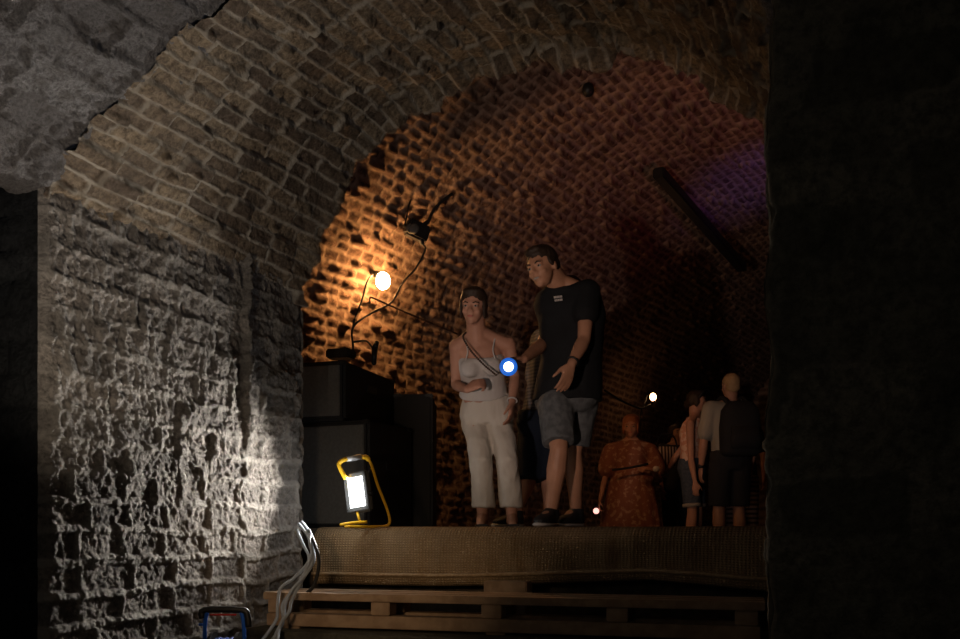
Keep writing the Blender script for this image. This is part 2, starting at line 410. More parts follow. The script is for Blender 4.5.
# --- rendered vault over the near cellar (flares over the side passage)
plas = [(-5.2, 1.62), (-4.2, 1.56), (-3.4, 1.47), (-3.06, 1.365)] + [(a_, b_+.010) for a_, b_ in near[1:]] + [(1.6, 1.42)]
pu, pz, parc = profile(plas, 800)
vg = S_(-1.2, 2.98, .009)[:, None]
Vg = vg+0*pu[None]; Sg = Vg; Tg = parc[None]+0*vg
ed, r1, mo, r2 = bricks(Sg, Tg, .5, .15, .012, 23, .03)
H = -.016*mo*sstep(-.3, .2, fbm(Sg*2, Tg*2, s=51)) + .014*fbm(Sg*4, Tg*4, s=52) + .007*fbm(Sg*16, Tg*26, s=53) + .006*fbm(Sg*50, Tg*50, s=54)
H -= .012*sstep(.55, .85, vn(Sg*10, Tg*22, s=55)) + .02*sstep(.3, .8, vn(Sg*4, Tg*11, s=57)); H += .009*fbm(Sg*38, Tg*46, s=56, o=2) - .010*sstep(.35, .8, vn(Sg*30, Tg*40, s=60))
Pos = np.stack([pu[None]*CT+Vg*ST, -pu[None]*ST+Vg*CT, pz[None]+.05*sstep(2.79, 2.88, vg)], -1)
grid_mesh('ceiling_near', Pos, H, r1, mo*0, M['plaster'], flip=True)

# --- rear brick vault
hw, rise, cu, spring = 2.6, 2.3, -1.9, 1.0
ang = np.linspace(math.pi, 0, 400); bu = cu+hw*np.cos(ang); bz = spring+rise*np.sin(ang)
lowz = S_(-.45, spring-.02, .02)
bu = np.r_[np.full(len(lowz), cu-hw), bu, np.full(40, cu+hw)]; bz = np.r_[lowz, bz, np.linspace(spring-.03, -.45, 40)]
barc = np.r_[0, np.cumsum(np.hypot(np.diff(bu), np.diff(bz)))]
q = np.arange(0, barc[-1], .015); bu = np.interp(q, barc, bu); bz = np.interp(q, barc, bz); barc = q
# start on the plane v = 4.66 of the front cellar
# world = BR(u',v'); v = X*ST+Y*CT
ca = CB*CT + SB*ST; sa_ = math.sin(math.radians(31.5-22))
v0 = (4.62 + bu*math.sin(math.radians(31.5-22)))/ca
f = np.linspace(0, 1, 700)[:, None]**1.25
Vg = v0[None]*(1-f) + 15.5*f; Sg = Vg; Tg = barc[None]+0*f
ed, r1, mo, r2 = bricks(Sg, Tg, .135, .074, .017, 27, .026, .35)
pit = sstep(.004, .035, ed)
H = -.026*pit*(.1+1.1*r2) - .025*(r2 > .85)*pit + .010*fbm(Sg*26, Tg*26, s=66) + .02*fbm(Sg*2, Tg*2, s=61) + .008*fbm(Sg*12, Tg*12, s=62)
low = 1-sstep(.9, 1.4, bz[None]+.2*fbm(Sg*1.5, Tg*1.5, s=63))
H = H*(1-.5*low) + low*.03*fbm(Sg*5, Tg*7, s=64)
Pos = np.stack([bu[None]*CB+Vg*SB, -bu[None]*SB+Vg*CB, bz[None]+0*f], -1)
grid_mesh('ceiling_rear_vault', Pos, H, r1, mo, M['vault'], flip=True)
U, Z2 = np.meshgrid(S_(-4.7, .9, .05), S_(-.5, 3.6, .05), indexing='ij')
ed, r1, mo, r2 = bricks(U, Z2, .25, .08, .02, 29)
Pos = np.stack([U*CB+15.3*SB+Z2*0, -U*SB+15.3*CB+Z2*0, Z2], -1)
grid_mesh('wall_rear', Pos, -.02*mo+.03*fbm(U*3, Z2*3, s=7), r1, mo, M['vault'], flip=False)

# --- right: near jamb and the wall behind it
def jamb():
    zs = S_(FLOOR, 2.4, .011)
    # path round the corner: inner side -> rounded arris -> dark face
    path = [(-.212-.0, 3.0-(i*.02)) for i in range(30)] + [(-.212+.04*(1-math.cos(a)), 2.40+.04*(1-math.sin(a))) for a in np.linspace(0, math.pi/2, 9)] + [(-.172+i*.011, 2.40) for i in range(1, 150)]
    pa = np.array(path); s = np.r_[0, np.cumsum(np.hypot(*np.diff(pa, axis=0).T))]
    S2, Z2 = np.meshgrid(s, zs, indexing='ij')
    ed, r1, mo, r2 = bricks(S2, Z2, .30, .13, .02, 33, .03)
    rag = .010*vn(Z2*5, Z2*0, s=71) + .005*vn(Z2*17, Z2*0, s=72) + .006*(vn(Z2*2.5, Z2*0, s=73) > .35) + .002*vn(Z2*60, Z2*0, s=77)
    U = pa[:, 0][:, None] + rag + .012*(Z2-.2)*0 + Z2*.006; V = pa[:, 1][:, None]+0*Z2
    Pos = np.stack([U*CT+V*ST, -U*ST+V*CT, Z2], -1)
    lit_edge = np.exp(-((S2-.598)/.018)**2)  # pale strip on the arris, paints the light caught by the edge
    H = (-.003*mo + .020*fbm(S2*5, Z2*5, s=74) + .009*fbm(S2*18, Z2*18, s=75) + .006*fbm(S2*50, Z2*50, s=76))*(1-.7*lit_edge)
    grid_mesh('wall_jamb', Pos, H, r1, np.clip(lit_edge*1.2, 0, 1), M['jamb'], flip=False)
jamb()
V, Z2 = np.meshgrid(S_(2.7, 4.66, .02), S_(FLOOR, 1.5, .02), indexing='ij')
ed, r1, mo, r2 = bricks(V, Z2, .27, .128, .02, 35, .02)
U = -.085+0*V
Pos = np.stack([U*CT+V*ST, -U*ST+V*CT, Z2], -1)
grid_mesh('wall_right', Pos, -.02*mo+.02*fbm(V*8, Z2*8, s=5), r1, mo, M['wall'], flip=False)
# right continuation of the pier plane, so the rear room is closed
U, Z2 = np.meshgrid(S_(-.1, 3.2, .04), S_(FLOOR, 3.9, .04), indexing='ij')
Pos = np.stack([U*CT+4.6*ST+Z2*0, -U*ST+4.6*CT+Z2*0, Z2], -1)
grid_mesh('wall_pier_right', Pos, .02*fbm(U*8, Z2*8, s=7), Z2*0+.5, Z2*0, M['wall'], flip=True)

# --- floors
def quad_floor(name, cs, z, n=60, amp=.01):
    a, b, c, d = [np.array(x) for x in cs]; i = np.linspace(0, 1, n)
    I, J = np.meshgrid(i, i, indexing='ij')
    XY = (a*(1-I[..., None])+b*I[..., None])*(1-J[..., None]) + (d*(1-I[..., None])+c*I[..., None])*J[..., None]
    Pos = np.concatenate([XY, np.full((n, n, 1), z)], -1)
    grid_mesh(name, Pos, amp*fbm(XY[..., 0]*4, XY[..., 1]*4, s=81), I*0+.5, I*0, M['floor'])
quad_floor('floor', [FR(-5.2, -1.5)[:2], FR(2.0, -1.5)[:2], FR(2.0, 4.95)[:2], FR(-5.2, 4.95)[:2]], FLOOR)
quad_floor('floor_rear', [FR(-5.6, 6.9)[:2], FR(4.4, 6.9)[:2], BR(1.2, 15.4)[:2], BR(-5.0, 15.4)[:2]], -.30)

def fbox(bm, u0, u1, v0, v1, z0, z1, bevel=0):
    box(bm, FR((u0+u1)/2, (v0+v1)/2, (z0+z1)/2), (u1-u0, v1-v0, z1-z0), RF(), bevel)
bm = bmesh.new(); fbox(bm, -4.2, -.1, 4.90, 5.1, FLOOR, -.062); build('wall_riser', bm, M['deck'])['kind'] = 'structure'
bm = bmesh.new(); fbox(bm, -2.94, -.1, 3.98, 4.90, FLOOR+.005, -.505); build('trim_step', bm, M['jamb'])['kind'] = 'structure'
bm = bmesh.new()
fbox(bm, -4.1, 2.4, 4.78, 7.15, -.06, .015); build('trim_deck', bm, M['deck'])['kind'] = 'structure'

# ---------------------------------------------------------------- burlap over the deck edge
def burlap():
    nu_, ns = 300, 60
    us = np.linspace(-2.97, -.12, nu_)
    prof = [(5.25, .0190), (5.0, .0200), (4.82, .0205), (4.765, .004), (4.735, -.04), (4.725, -.14), (4.72, -.24), (4.725, -.295), (4.75, -.31), (4.79, -.30)]
    pr = catmull([Vector((p[0], 0, p[1])) for p in prof], 10); a = np.array([(p.x, p.z) for p in pr])
    d = np.r_[0, np.cumsum(np.hypot(*np.diff(a, axis=0).T))]; q = np.linspace(0, d[-1], ns)
    pv, pz = np.interp(q, d, a[:, 0]), np.interp(q, d, a[:, 1])
    U, Q = np.meshgrid(us, q, indexing='ij'); PV = pv[None]+0*U; PZ = pz[None]+0*U
    drop = sstep(.50, .85, Q)
    sag = np.interp(U, [-2.97, -2.2, -1.79, -1.4, -.98, -.7, -.4, -.1], [.0, .003, .018, .042, .062, .042, .018, .0])
    PZ = PZ + drop*sag + .004*fbm(U*3, Q*2, s=91)
    PV = PV - .03*drop*fbm(U*4, Q*3, s=92) - .012*fbm(U*14, Q*4, s=93)*sstep(.4, .6, Q)
    V2 = PV; Pos = np.stack([U*CT+V2*ST, -U*ST+V2*CT, PZ], -1)
    bm = bmesh.new(); uvl = bm.loops.layers.uv.new('UVMap')
    vv = [[bm.verts.new(Pos[i, j]) for j in range(ns)] for i in range(nu_)]
    for i in range(nu_-1):
        for j in range(ns-1):
            f = bm.faces.new((vv[i][j], vv[i+1][j], vv[i+1][j+1], vv[i][j+1]))
            for l, (a_, b_) in zip(f.loops, ((i, j), (i+1, j), (i+1, j+1), (i, j+1))): l[uvl].uv = (us[a_], q[b_])
    o = build('burlap_cover', bm, M['burlap'], smooth=True)
    md = o.modifiers.new('thick', 'SOLIDIFY'); md.thickness = .006; md.offset = 0
    tag(o, 'long brown burlap sheet draped over the front edge of the raised deck', 'fabric cover')
    bm = bmesh.new()
    j = ns-9; tube(bm, [Pos[i, j]+np.array(FR(0, -.006, 0)) for i in range(0, nu_, 3)], .011, 8)
    build('hem', bm, M['burlap_hem'], o, smooth=True)
burlap()

# ---------------------------------------------------------------- pallet bench
def bench():
    ang = math.radians(-16.5); a = Vector((-1.13, 4.86)); bdir = Vector((math.cos(ang), math.sin(ang)))
    R = Matrix.Rotation(ang, 3, 'Z'); L = 2.50
    def bx(bm, s0, s1, t0, t1, z0, z1, bev=.004):
        c2 = a + bdir*((s0+s1)/2) + Vector((-bdir.y, bdir.x))*((t0+t1)/2)
        box(bm, (c2.x, c2.y, (z0+z1)/2), (s1-s0, t1-t0, z1-z0), R, bev)
    r = root('pallet_bench', (0.03, 4.6, -.50), 'low bench of raw pine pallet boards in front of the burlap covered deck', 'bench')
    for i, t in enumerate((0.0, .125, .25)):
        bm = bmesh.new(); bx(bm, 0, L, t, t+.10, -.356, -.318); build('seat_board', bm, M['wood'], r)
    for s in (.02, .60, 1.18, 1.79, 2.37):
        for t in (.015, .22):
            bm = bmesh.new(); bx(bm, s, s+.10, t, t+.10, -.425, -.357); build('block', bm, M['wood'], r)
    for t in (0.0, .25):
        bm = bmesh.new(); bx(bm, .02, L-.02, t, t+.1, -.490, -.427); build('lower_rail', bm, M['wood'], r)
    for s in (.10, 1.2, 2.25):
        bm = bmesh.new(); bx(bm, s, s+.10, .02, .32, -.505, -.491); build('foot_block', bm, M['wood'], r)
bench()
bm = bmesh.new(); box(bm, P(508, 587.5, 4.93)+Vector((0, 0, -.075)), (.24, .10, .22), RF(), .006)
tag(build('timber_block', bm, M['wood']), 'squared timber block under the burlap, behind the middle of the pallet bench', 'wood block')

# ---------------------------------------------------------------- loudspeaker / case stack at the left
def cabinet(name, label, x0, y0, rot, width, depth, z0, z1, grill=True, m1=None):
    """near right corner at (x0,y0); width runs to the left, depth to the rear"""
    R = Matrix.Rotation(-rot, 3, 'Z'); ex = R @ Vector((1, 0, 0)); ey = R @ Vector((0, 1, 0))
    c = Vector((x0, y0, 0)) - ex*width/2 + ey*depth/2
    r = root(name, (c.x, c.y, z0), label, 'loudspeaker', None)
    bm = bmesh.new(); box(bm, c+Vector((0, 0, (z0+z1)/2)), (width, depth, z1-z0), R, .018)
    build('body', bm, M['black'], r, smooth=False)
    if grill:
        bm = bmesh.new(); box(bm, c - ey*(depth/2+.004)+Vector((0, 0, (z0+z1)/2)), (width-.06, .012, z1-z0-.06), R, .004)
        build('grille', bm, M['blackgrey'], r)
        bm = bmesh.new(); box(bm, c + ex*(width/2+.003)+Vector((0, 0, (z0+z1)/2+.06)), (.01, .16, .05), R, .003)
        build('side_handle', bm, M['metal'], r)
    for sx in (-1, 1):
        for sy in (-1, 1):
            bm = bmesh.new(); q = c + ex*sx*(width/2-.025) + ey*sy*(depth/2-.025)
            box(bm, q+Vector((0, 0, z1-.012)), (.06, .06, .03), R, .008); build('corner_guard', bm, M['metal'], r)
    return r
rt = math.radians(17)
cabinet('loudspeaker', 'large black bass cabinet at the bottom of the stack, directly behind the yellow work light', -.70, 5.86, math.radians(22), .62, .62, .018, .70)
cabinet('loudspeaker', 'black cabinet stacked on top of the front bass cabinet beside the stone pier', -.86, 5.92, rt, .36, .85, .703, 1.085)
cabinet('loudspeaker', 'tall black cabinet standing at the back of the stack, nearest the wide leg jeans', -.33, 6.50, 0, .27, .60, .018, .955, grill=False)
bm = bmesh.new(); box(bm, P(340, 353, 6.1)+Vector((0, .05, .0)), (.17, .12, .06), Matrix.Rotation(-.3, 3, 'Z'), .01)
o = build('cable_box', bm, M['metal']); tag(o, 'small flat black box lying on top of the upper loudspeaker', 'box')
bm = bmesh.new(); q = P(374, 363, 6.3)
limb(bm, [q, q+Vector((.006, 0, .10))], [.017, .022]); limb(bm, [q+Vector((.006, 0, .10)), q+Vector((.02, 0, .135))], [.022, .016])
o = build('plug_connector', bm, M['metal'], smooth=True); tag(o, 'upright black cable coupling standing on the speaker stack', 'connector')

# ---------------------------------------------------------------- yellow work light
def worklight():
    c = P(356, 492, 5.28); bz_ = .032
    r = root('work_light', (c.x, c.y, bz_), 'lit LED work light with yellow tube frame standing on the burlap edge', 'work light')
    yaw = math.radians(-26)         # faces the camera and the left wall
    R = Matrix.Rotation(yaw, 3, 'Z') @ Matrix.Rotation(math.radians(-8), 3, 'Y')
    def W(x, y, z): return c + R @ Vector((x, y, z))
    bm = bmesh.new(); box(bm, W(0, .035, 0), (.145, .045, .235), R, .012); build('lamp_housing', bm, M['blackgrey'], r)
    for i in range(5):
        pass
    bm = bmesh.new()
    for i in range(7): box(bm, W(-.054+i*.018, .066, 0), (.006, .025, .19), R)
    build('cooling_fins', bm, M['metal'], r)
    bm = bmesh.new()
    for (x, z, sx, sz) in ((0, .098, .145, .02), (0, -.098, .145, .02), (-.063, 0, .02, .215), (.063, 0, .02, .215)): box(bm, W(x, .006, z), (sx, .016, sz), R, .003)
    build('bezel', bm, M['blackgrey'], r)
    bm = bmesh.new(); box(bm, W(0, .008, 0), (.104, .008, .17), R); build('led_panel', bm, M['led'], r)
    y = 5.28
    # side frame: loop behind the housing
    fr = [P(346, 479, y), P(340, 468, y), P(339.5, 463, y), P(345, 459.5, y), P(358, 457.5, y+.04)]
    fr2 = [P(361, 457, y+.05), P(366, 457, y+.07), P(371, 464, y+.09), P(378, 486, y+.14), P(386, 506, y+.18), P(389.5, 518, y+.2), P(389, 524, y+.2), P(384, 526.3, y+.19), P(372, 526.6, y+.12), P(345, 526.5, y-.02)]
    bm = bmesh.new(); tube(bm, fr, .013, 10, 5); tube(bm, [P(362, 457, y+.05), P(366, 457.2, y+.07), P(369, 460, y+.08)], .014, 10, 4); build('grip', bm, M['yellow'], r, smooth=True)
    bm = bmesh.new(); tube(bm, fr2, .0085, 10, 6); build('tube_frame', bm, M['yellow'], r, smooth=True)
    bm = bmesh.new(); tube(bm, [P(347, 459.2, y), P(361, 457, y+.05)], .0155, 12); build('handle_label', bm, M['chrome'], r, smooth=True)
    bm = bmesh.new(); tube(bm, [P(340, 525, y-.06), P(353, 522.8, y-.03), P(367, 522, y)], .009, 10, 4); build('foot_tube', bm, M['yellow'], r, smooth=True)
    bm = bmesh.new(); tube(bm, [P(357, 511, y+.02), P(360, 522, y-.0)], .008, 10); build('stay', bm, M['yellow'], r, smooth=True)
    bm = bmesh.new(); cyl(bm, W(-.085, .03, -.02), W(.085, .03, -.02), .014); build('pivot_knob', bm, M['metal'], r, smooth=True)
    n = R @ Vector((0, -1, 0)); p = W(0, -.012, 0)
    l = light('work_light_beam', 'AREA', p, 19, (1, .97, .93), .10, FR(-2.75, 1.6, .45), sizey=.16)
    l.data.spread = math.radians(110)
    light('work_light_glow', 'POINT', W(-.02, -.13, .0), 2.2, (.90, .95, 1), .06)
worklight()

# ---------------------------------------------------------------- bulb, junction box, rods and wiring on the rear vault
def bulb(name, label, c, r, glow, back):
    t = root(name, c, label, 'lamp')
    bm = bmesh.new(); ell(bm, c, (r, r, r*1.2)); build('glass', bm, glow, t, smooth=True)
    bm = bmesh.new(); cyl(bm, c+Vector((-r*.5, r*.2, r*.8)), c+back, r*.55, 14, r*.42); build('socket', bm, M['metal'], t, smooth=True)
    return t
bulb('wall_bulb', 'glowing warm bulb in a black socket on the brick vault above the speaker stack', BULB, .052, M['bulb'], Vector((-.085, .10, .085)))
bulb('wall_bulb', 'small distant bulb glowing on the dark wall above the woman in the floral dress', FARB, .038, M['farbulb'], Vector((-.05, .08, .05)))
JB = P(417, 231, 6.66)
def junction():
    r = root('junction_box', JB, 'black junction box hanging from a cable on the vault above the glowing bulb', 'junction box')
    R = Matrix.Rotation(.35, 3, 'Y') @ Matrix.Rotation(.4, 3, 'Z')
    bm = bmesh.new(); box(bm, JB, (.17, .09, .12), R, .016); build('casing', bm, M['metal'], r)
    bm = bmesh.new(); ell(bm, JB+Vector((-.03, -.05, .0)), (.05, .02, .04)); build('lid', bm, M['blackgrey'], r, smooth=True)
    for dx, dz in ((-.07, .03), (.03, -.07), (.06, .05)):
        bm = bmesh.new(); cyl(bm, JB, JB+Vector((dx*1.35, 0, dz*1.35)), .016, 10); build('cable_gland', bm, M['metal'], r, smooth=True)
junction()
def cable(label, pts, r, m='cable', sm=6, name='cable', cat='cable', group=None):
    bm = bmesh.new(); tube(bm, pts, r, 8, sm); return tag(build(name, bm, M[m], smooth=True), label, cat, group)
cable('black cable from the junction box up into the darkness of the vault', [JB+Vector((.08, 0, .06)), P(432, 213, 6.68), P(440, 203, 6.7), P(452, 194, 6.75)], .011)
cable('thin dangling wire loop at the left of the junction box', [JB+Vector((-.09, 0, .04)), P(406, 220, 6.68), P(409, 205, 6.72), P(412, 198, 6.8)], .006)
cable('black cable sagging from the junction box down to the speaker stack', [JB+Vector((.04, 0, -.095)), P(425, 250, 6.62), P(416, 268, 6.58), P(402, 284, 6.52), P(392, 302, 6.45), P(372, 313, 6.35), P(358, 322, 6.2), P(352, 331, 6.2), P(353, 345, 6.25), P(353, 358, 6.25)], .007)
cable('short black lead from the glowing bulb socket down to the sagging cable', [BULB+Vector((-.08, .1, .08)), P(367, 282, 6.32), P(362, 300, 6.3), P(355, 318, 6.25), P(352, 333, 6.22)], .006)
cable('black lead curving from the cable bundle to the coupling on the speakers', [P(353, 342, 6.25), P(366, 341, 6.28), P(372, 347, 6.3), P(375, 352, 6.3)], .007)
cable('thin metal rod fixed to the vault below the glowing bulb', [P(370, 303, 6.25), P(370, 298, 6.22), P(374, 298.5, 6.22), P(400, 310, 6.3), P(440, 327, 6.5), P(457, 334, 6.6)], .006, 'rust', 3, 'wall_rod', 'rod')
cable('sagging cable running across the dark wall below the distant bulb', [P(604, 390, 10.6), P(622, 401, 10.6), P(640, 408, 10.7), P(650, 405, 10.8)], .012)
cable('thin lead dropping from the distant bulb down the wall', [FARB+Vector((-.05, .08, .05)), P(645, 402, 10.85), P(641, 412, 10.8), P(640, 430, 10.8)], .007)
# long dark iron bar on the vault at right
bm = bmesh.new(); a, b = P(658, 172, 7.85), P(742, 268, 9.9); d = (b-a)
R = Matrix((d.normalized(), frame(d)[0], frame(d)[1])).transposed()
box(bm, (a+b)/2, (d.length, .10, .085), R, .01)
r_ = root('iron_bar', (a+b)/2, 'long dark iron bar fixed slantwise on the red lit brick vault', 'bar')
build('bar', bm, M['metal'], r_)
for t_ in (.25, .75):
    bm = bmesh.new(); q = a.lerp(b, t_); cyl(bm, q, q+Vector((-.05, .3, .3)), .012, 8); build('bracket', bm, M['metal'], r_)
# socket hole fitting at the crown
bm = bmesh.new(); ell(bm, P(588, 90, 6.6), (.045, .05, .05)); tube(bm, [P(588, 90, 6.6), P(596, 80, 6.75)], .02, 10)
tag(build('ceiling_hook', bm, M['metal'], smooth=True), 'small dark iron fitting on the crown of the rear vault', 'fitting')

# ---------------------------------------------------------------- grey cable bundle, blue reel
offs = [(-3, 0), (0, 2), (4, -2), (7, 1)]
paths = [
 [(300, 524, 5.10), (309, 536, 4.98), (313, 552, 4.88), (306, 572, 4.82), (296, 588, 4.78), (284, 604, 4.74), (284, 622, 4.70), (272, 642, 4.6), (262, 660, 4.5)],
 [(303, 522, 5.12), (313, 538, 5.0), (315, 556, 4.88), (308, 573, 4.82), (293, 590, 4.76), (286, 606, 4.74), (285, 618, 4.70), (277, 634, 4.62), (273, 655, 4.5)],
 [(298, 530, 5.10), (304, 544, 4.98), (310, 560, 4.87), (296, 577, 4.82), (282, 588, 4.77), (279, 604, 4.72), (278, 618, 4.68), (268, 634, 4.6), (255, 650, 4.5)],
 [(305, 524, 5.12), (311, 534, 4.98), (311, 545, 4.9), (315, 560, 4.87), (302, 582, 4.80), (293, 600, 4.74), (290, 612, 4.70), (281, 626, 4.64), (278, 655, 4.5)]]
labs = ['grey cable of the bundle over the bench end, reaching furthest to the lower left', 'grey cable in the middle of the bundle hanging past the bench end',
        'grey cable at the left of the bundle bending out over the board end', 'grey cable at the right of the bundle, nearest the burlap']
for pth, lb in zip(paths, labs):
    cable(lb, [P(*q)+Vector((0, -.03, 0)) for q in pth], .0085, 'greycable', 6, 'grey_cable', 'cable', 'grey cables hanging by the bench end')
cable('dark cable hanging in a loop against the left end of the burlap', [P(309, 530, 4.98), P(316, 548, 4.86), P(319, 565, 4.84), P(314, 585, 4.85), P(306, 594, 4.86)], .010)
def reel():
    c = Vector((-1.17, 4.28, FLOOR))
    r = root('cable_reel', c, 'cable reel with blue tube stand and black handle on the floor by the stone wall', 'cable reel')
    def Q(x, y, z): return Vector((c.x+x, c.y+y, z))
    for s in (-1, 1):
        bm = bmesh.new(); tube(bm, [Q(s*.075, -.01, -.362), Q(s*.088, -.01, -.42), Q(s*.092, 0, -.58), Q(s*.095, 0, -.74), Q(s*.095, -.14, -.745)], .009, 10, 4)
        build('stand_tube', bm, M['blue'], r, smooth=True)
        bm = bmesh.new(); tube(bm, [Q(s*.09, 0, -.43), Q(s*.12, .01, -.43)], .007, 8); build('side_stub', bm, M['blue'], r, smooth=True)
        bm = bmesh.new(); cyl(bm, Q(s*.066, .02, -.60), Q(s*.054, .02, -.60), .135, 28); build('flange', bm, M['metal'], r)
    bm = bmesh.new(); tube(bm, [Q(-.10, -.01, -.40), Q(-.09, -.01, -.362), Q(.08, -.01, -.362), Q(.105, -.01, -.385), Q(.112, -.01, -.44)], .015, 10, 4); build('handle', bm, M['metal'], r, smooth=True)
    bm = bmesh.new(); tube(bm, [Q(-.06, -.026, -.382), Q(.06, -.026, -.382)], .004, 8); build('red_strip', bm, M['red'], r)
    bm = bmesh.new()
    for i in range(7): 
        rr = .10+.004*(i % 2); pts = [Q(-.045+i*.015, .02+rr*math.cos(a), -.60+rr*math.sin(a)) for a in np.linspace(0, 2*math.pi, 25)]
        tube(bm, pts, .008, 8)
    cyl(bm, Q(-.055, .02, -.60), Q(.055, .02, -.60), .095, 24)
    build('wound_cable', bm, M['blue'], r, smooth=True)
reel()
#PEOPLE
# ---------------------------------------------------------------- people
def perp(v, t): t = t.normalized(); return (v - t*v.dot(t)).normalized()
def rot(v, axis, a): return Matrix.Rotation(a, 3, axis) @ v
def hand(bm, wr, d, n, th, curl=.35, s=1.0, fist=False):
    """wr wrist, d pointing from wrist to fingers, n the way the palm faces, th towards the thumb side"""
    d = d.normalized(); n = perp(n, d); th = perp(perp(th, d), n)
    k = wr + d*.05*s
    loft(bm, [(wr-d*.012*s, th*.024*s, n*.019*s), (wr+d*.02*s, th*.032*s, n*.016*s), (wr+d*.06*s, th*.039*s, n*.015*s), (wr+d*.088*s, th*.039*s, n*.012*s)], 14, 2.4)
    for i, (o, L) in enumerate(((.030, .072), (.010, .080), (-.010, .075), (-.029, .060))):
        p = wr + d*.084*s + th*o*s; dd = (d + th*o*2.2).normalized(); pts = [p - d*.02*s, p]
        cu = curl*(1+.12*i)
        for q, f in enumerate((.45, .32, .23)):
            dd = rot(dd, d.cross(n), cu*(1.0 if q else .7)); pts.append(pts[-1]+dd*L*f*s)
        limb(bm, pts, [.0095*s, .0095*s, .0085*s, .008*s, .0068*s], 8)
    p = wr + d*.022*s + th*.026*s; dd = (d*.75 + th*.65 + n*.25).normalized()
    a = p + dd*.036*s; dd = (d*.9+th*(.1 if fist else .35)+n*(.5 if curl > .5 else .25)).normalized(); b = a+dd*.030*s; c = b+(dd+n*.2)*.024*s
    limb(bm, [p, a, b, c], [.013*s, .0115*s, .010*s, .008*s], 8)
def head(bm, c, f, up, h=.225):
    """c: centre of the head, f: facing direction, up: crown direction; returns the frame"""
    f = f.normalized(); up = perp(up, f); s = f.cross(up).normalized()   # s: the person's own right
    k = h/.225; R = Matrix((s, f, up)).transposed()
    def W(x, y, z): return c + (s*x + f*y + up*z)*k
    def E(x, y, z, rx, ry, rz, sg=18): ell(bm, W(x, y, z), (rx*k, ry*k, rz*k), R, sg)
    E(0, -.012, .030, .073, .090, .082, 22)          # cranium
    E(0, .022, -.020, .060, .062, .070, 20)          # face
    E(0, .030, -.062, .044, .048, .040)              # jaw
    E(0, .058, -.090, .020, .018, .016)              # chin
    E(0, .068, .020, .050, .018, .014)               # brow
    for x in (-1, 1):
        E(x*.036, .056, -.030, .020, .020, .018)     # cheek
        E(x*.030, .071, .001, .016, .010, .009, 10)  # lids
        E(x*.073, -.008, -.010, .010, .018, .030, 12)  # ear
    tube(bm, [W(0, .076, .012), W(0, .090, -.012), W(0, .098, -.028)], [.008*k, .010*k, .013*k], 10)
    for x in (-1, 1): E(x*.010, .086, -.031, .009, .010, .007, 8)
    E(0, .078, -.052, .022, .010, .006, 12); E(0, .076, -.062, .019, .010, .007, 12)   # lips
    return W, R, k
def face_parts(r, W, R, k, hairm, smile=False):
    for x in (-1, 1):
        bm = bmesh.new(); ell(bm, W(x*.030, .0765, .001), (.0125*k, .006*k, .0062*k), R, 12)
        e = build('eye', bm, M['eye'], r, smooth=True)
        bm = bmesh.new(); ell(bm, W(x*.030, .0818, .001), (.0052*k, .0022*k, .0052*k), R, 10); build('iris', bm, M['iris'], e, smooth=True)
        bm = bmesh.new(); tube(bm, [W(x*.014, .087, .017), W(x*.030, .087, .023), W(x*.048, .076, .017)], [.003*k, .0042*k, .002*k], 8); build('eyebrow', bm, hairm, r, smooth=True)
    bm = bmesh.new()
    if smile:
        ell(bm, W(0, .087, -.057), (.019*k, .003*k, .0055*k), R, 12); build('teeth', bm, M['eye'], r, smooth=True)
    else:
        ell(bm, W(0, .0855, -.057), (.018*k, .004*k, .0065*k), R, 12); build('lips', bm, M['lip'], r, smooth=True)
def hair(r, W, R, k, m, style='short', vox=.006):
    bm = bmesh.new()
    def E(x, y, z, rx, ry, rz, sg=20): ell(bm, W(x, y, z), (rx*k, ry*k, rz*k), R, sg)
    if style == 'short':
        E(0, -.020, .048, .078, .094, .078); E(0, -.050, .010, .073, .064, .065); E(0, .040, .088, .055, .048, .026)
        for x in (-1, 1): E(x*.070, .004, .018, .010, .030, .030)
    elif style == 'crop':
        E(0, -.020, .040, .079, .094, .080); E(0, -.045, -.010, .074, .062, .070)
    else:
        E(0, -.018, .046, .080, .094, .076); E(0, -.052, .005, .076, .062, .075); E(0, .030, .085, .060, .050, .026)
        for x in (-1, 1): E(x*.070, .006, -.010, .014, .034, .060)
        if style == 'bun': E(0, -.120, .040, .040, .036, .038)
        if style == 'tied': E(0, -.105, -.030, .032, .030, .050)
        if style == 'topknot':
            E(0, -.050, .060, .088, .080, .072); E(.0, -.070, -.030, .084, .060, .075)
    me = remeshed('hair', bm, vox, 2, lambda c: .004*fbm(c[:, 0]*60, c[:, 1]*60, c[:, 2]*30, 5, 3))
    return link('hair', me, m, r)
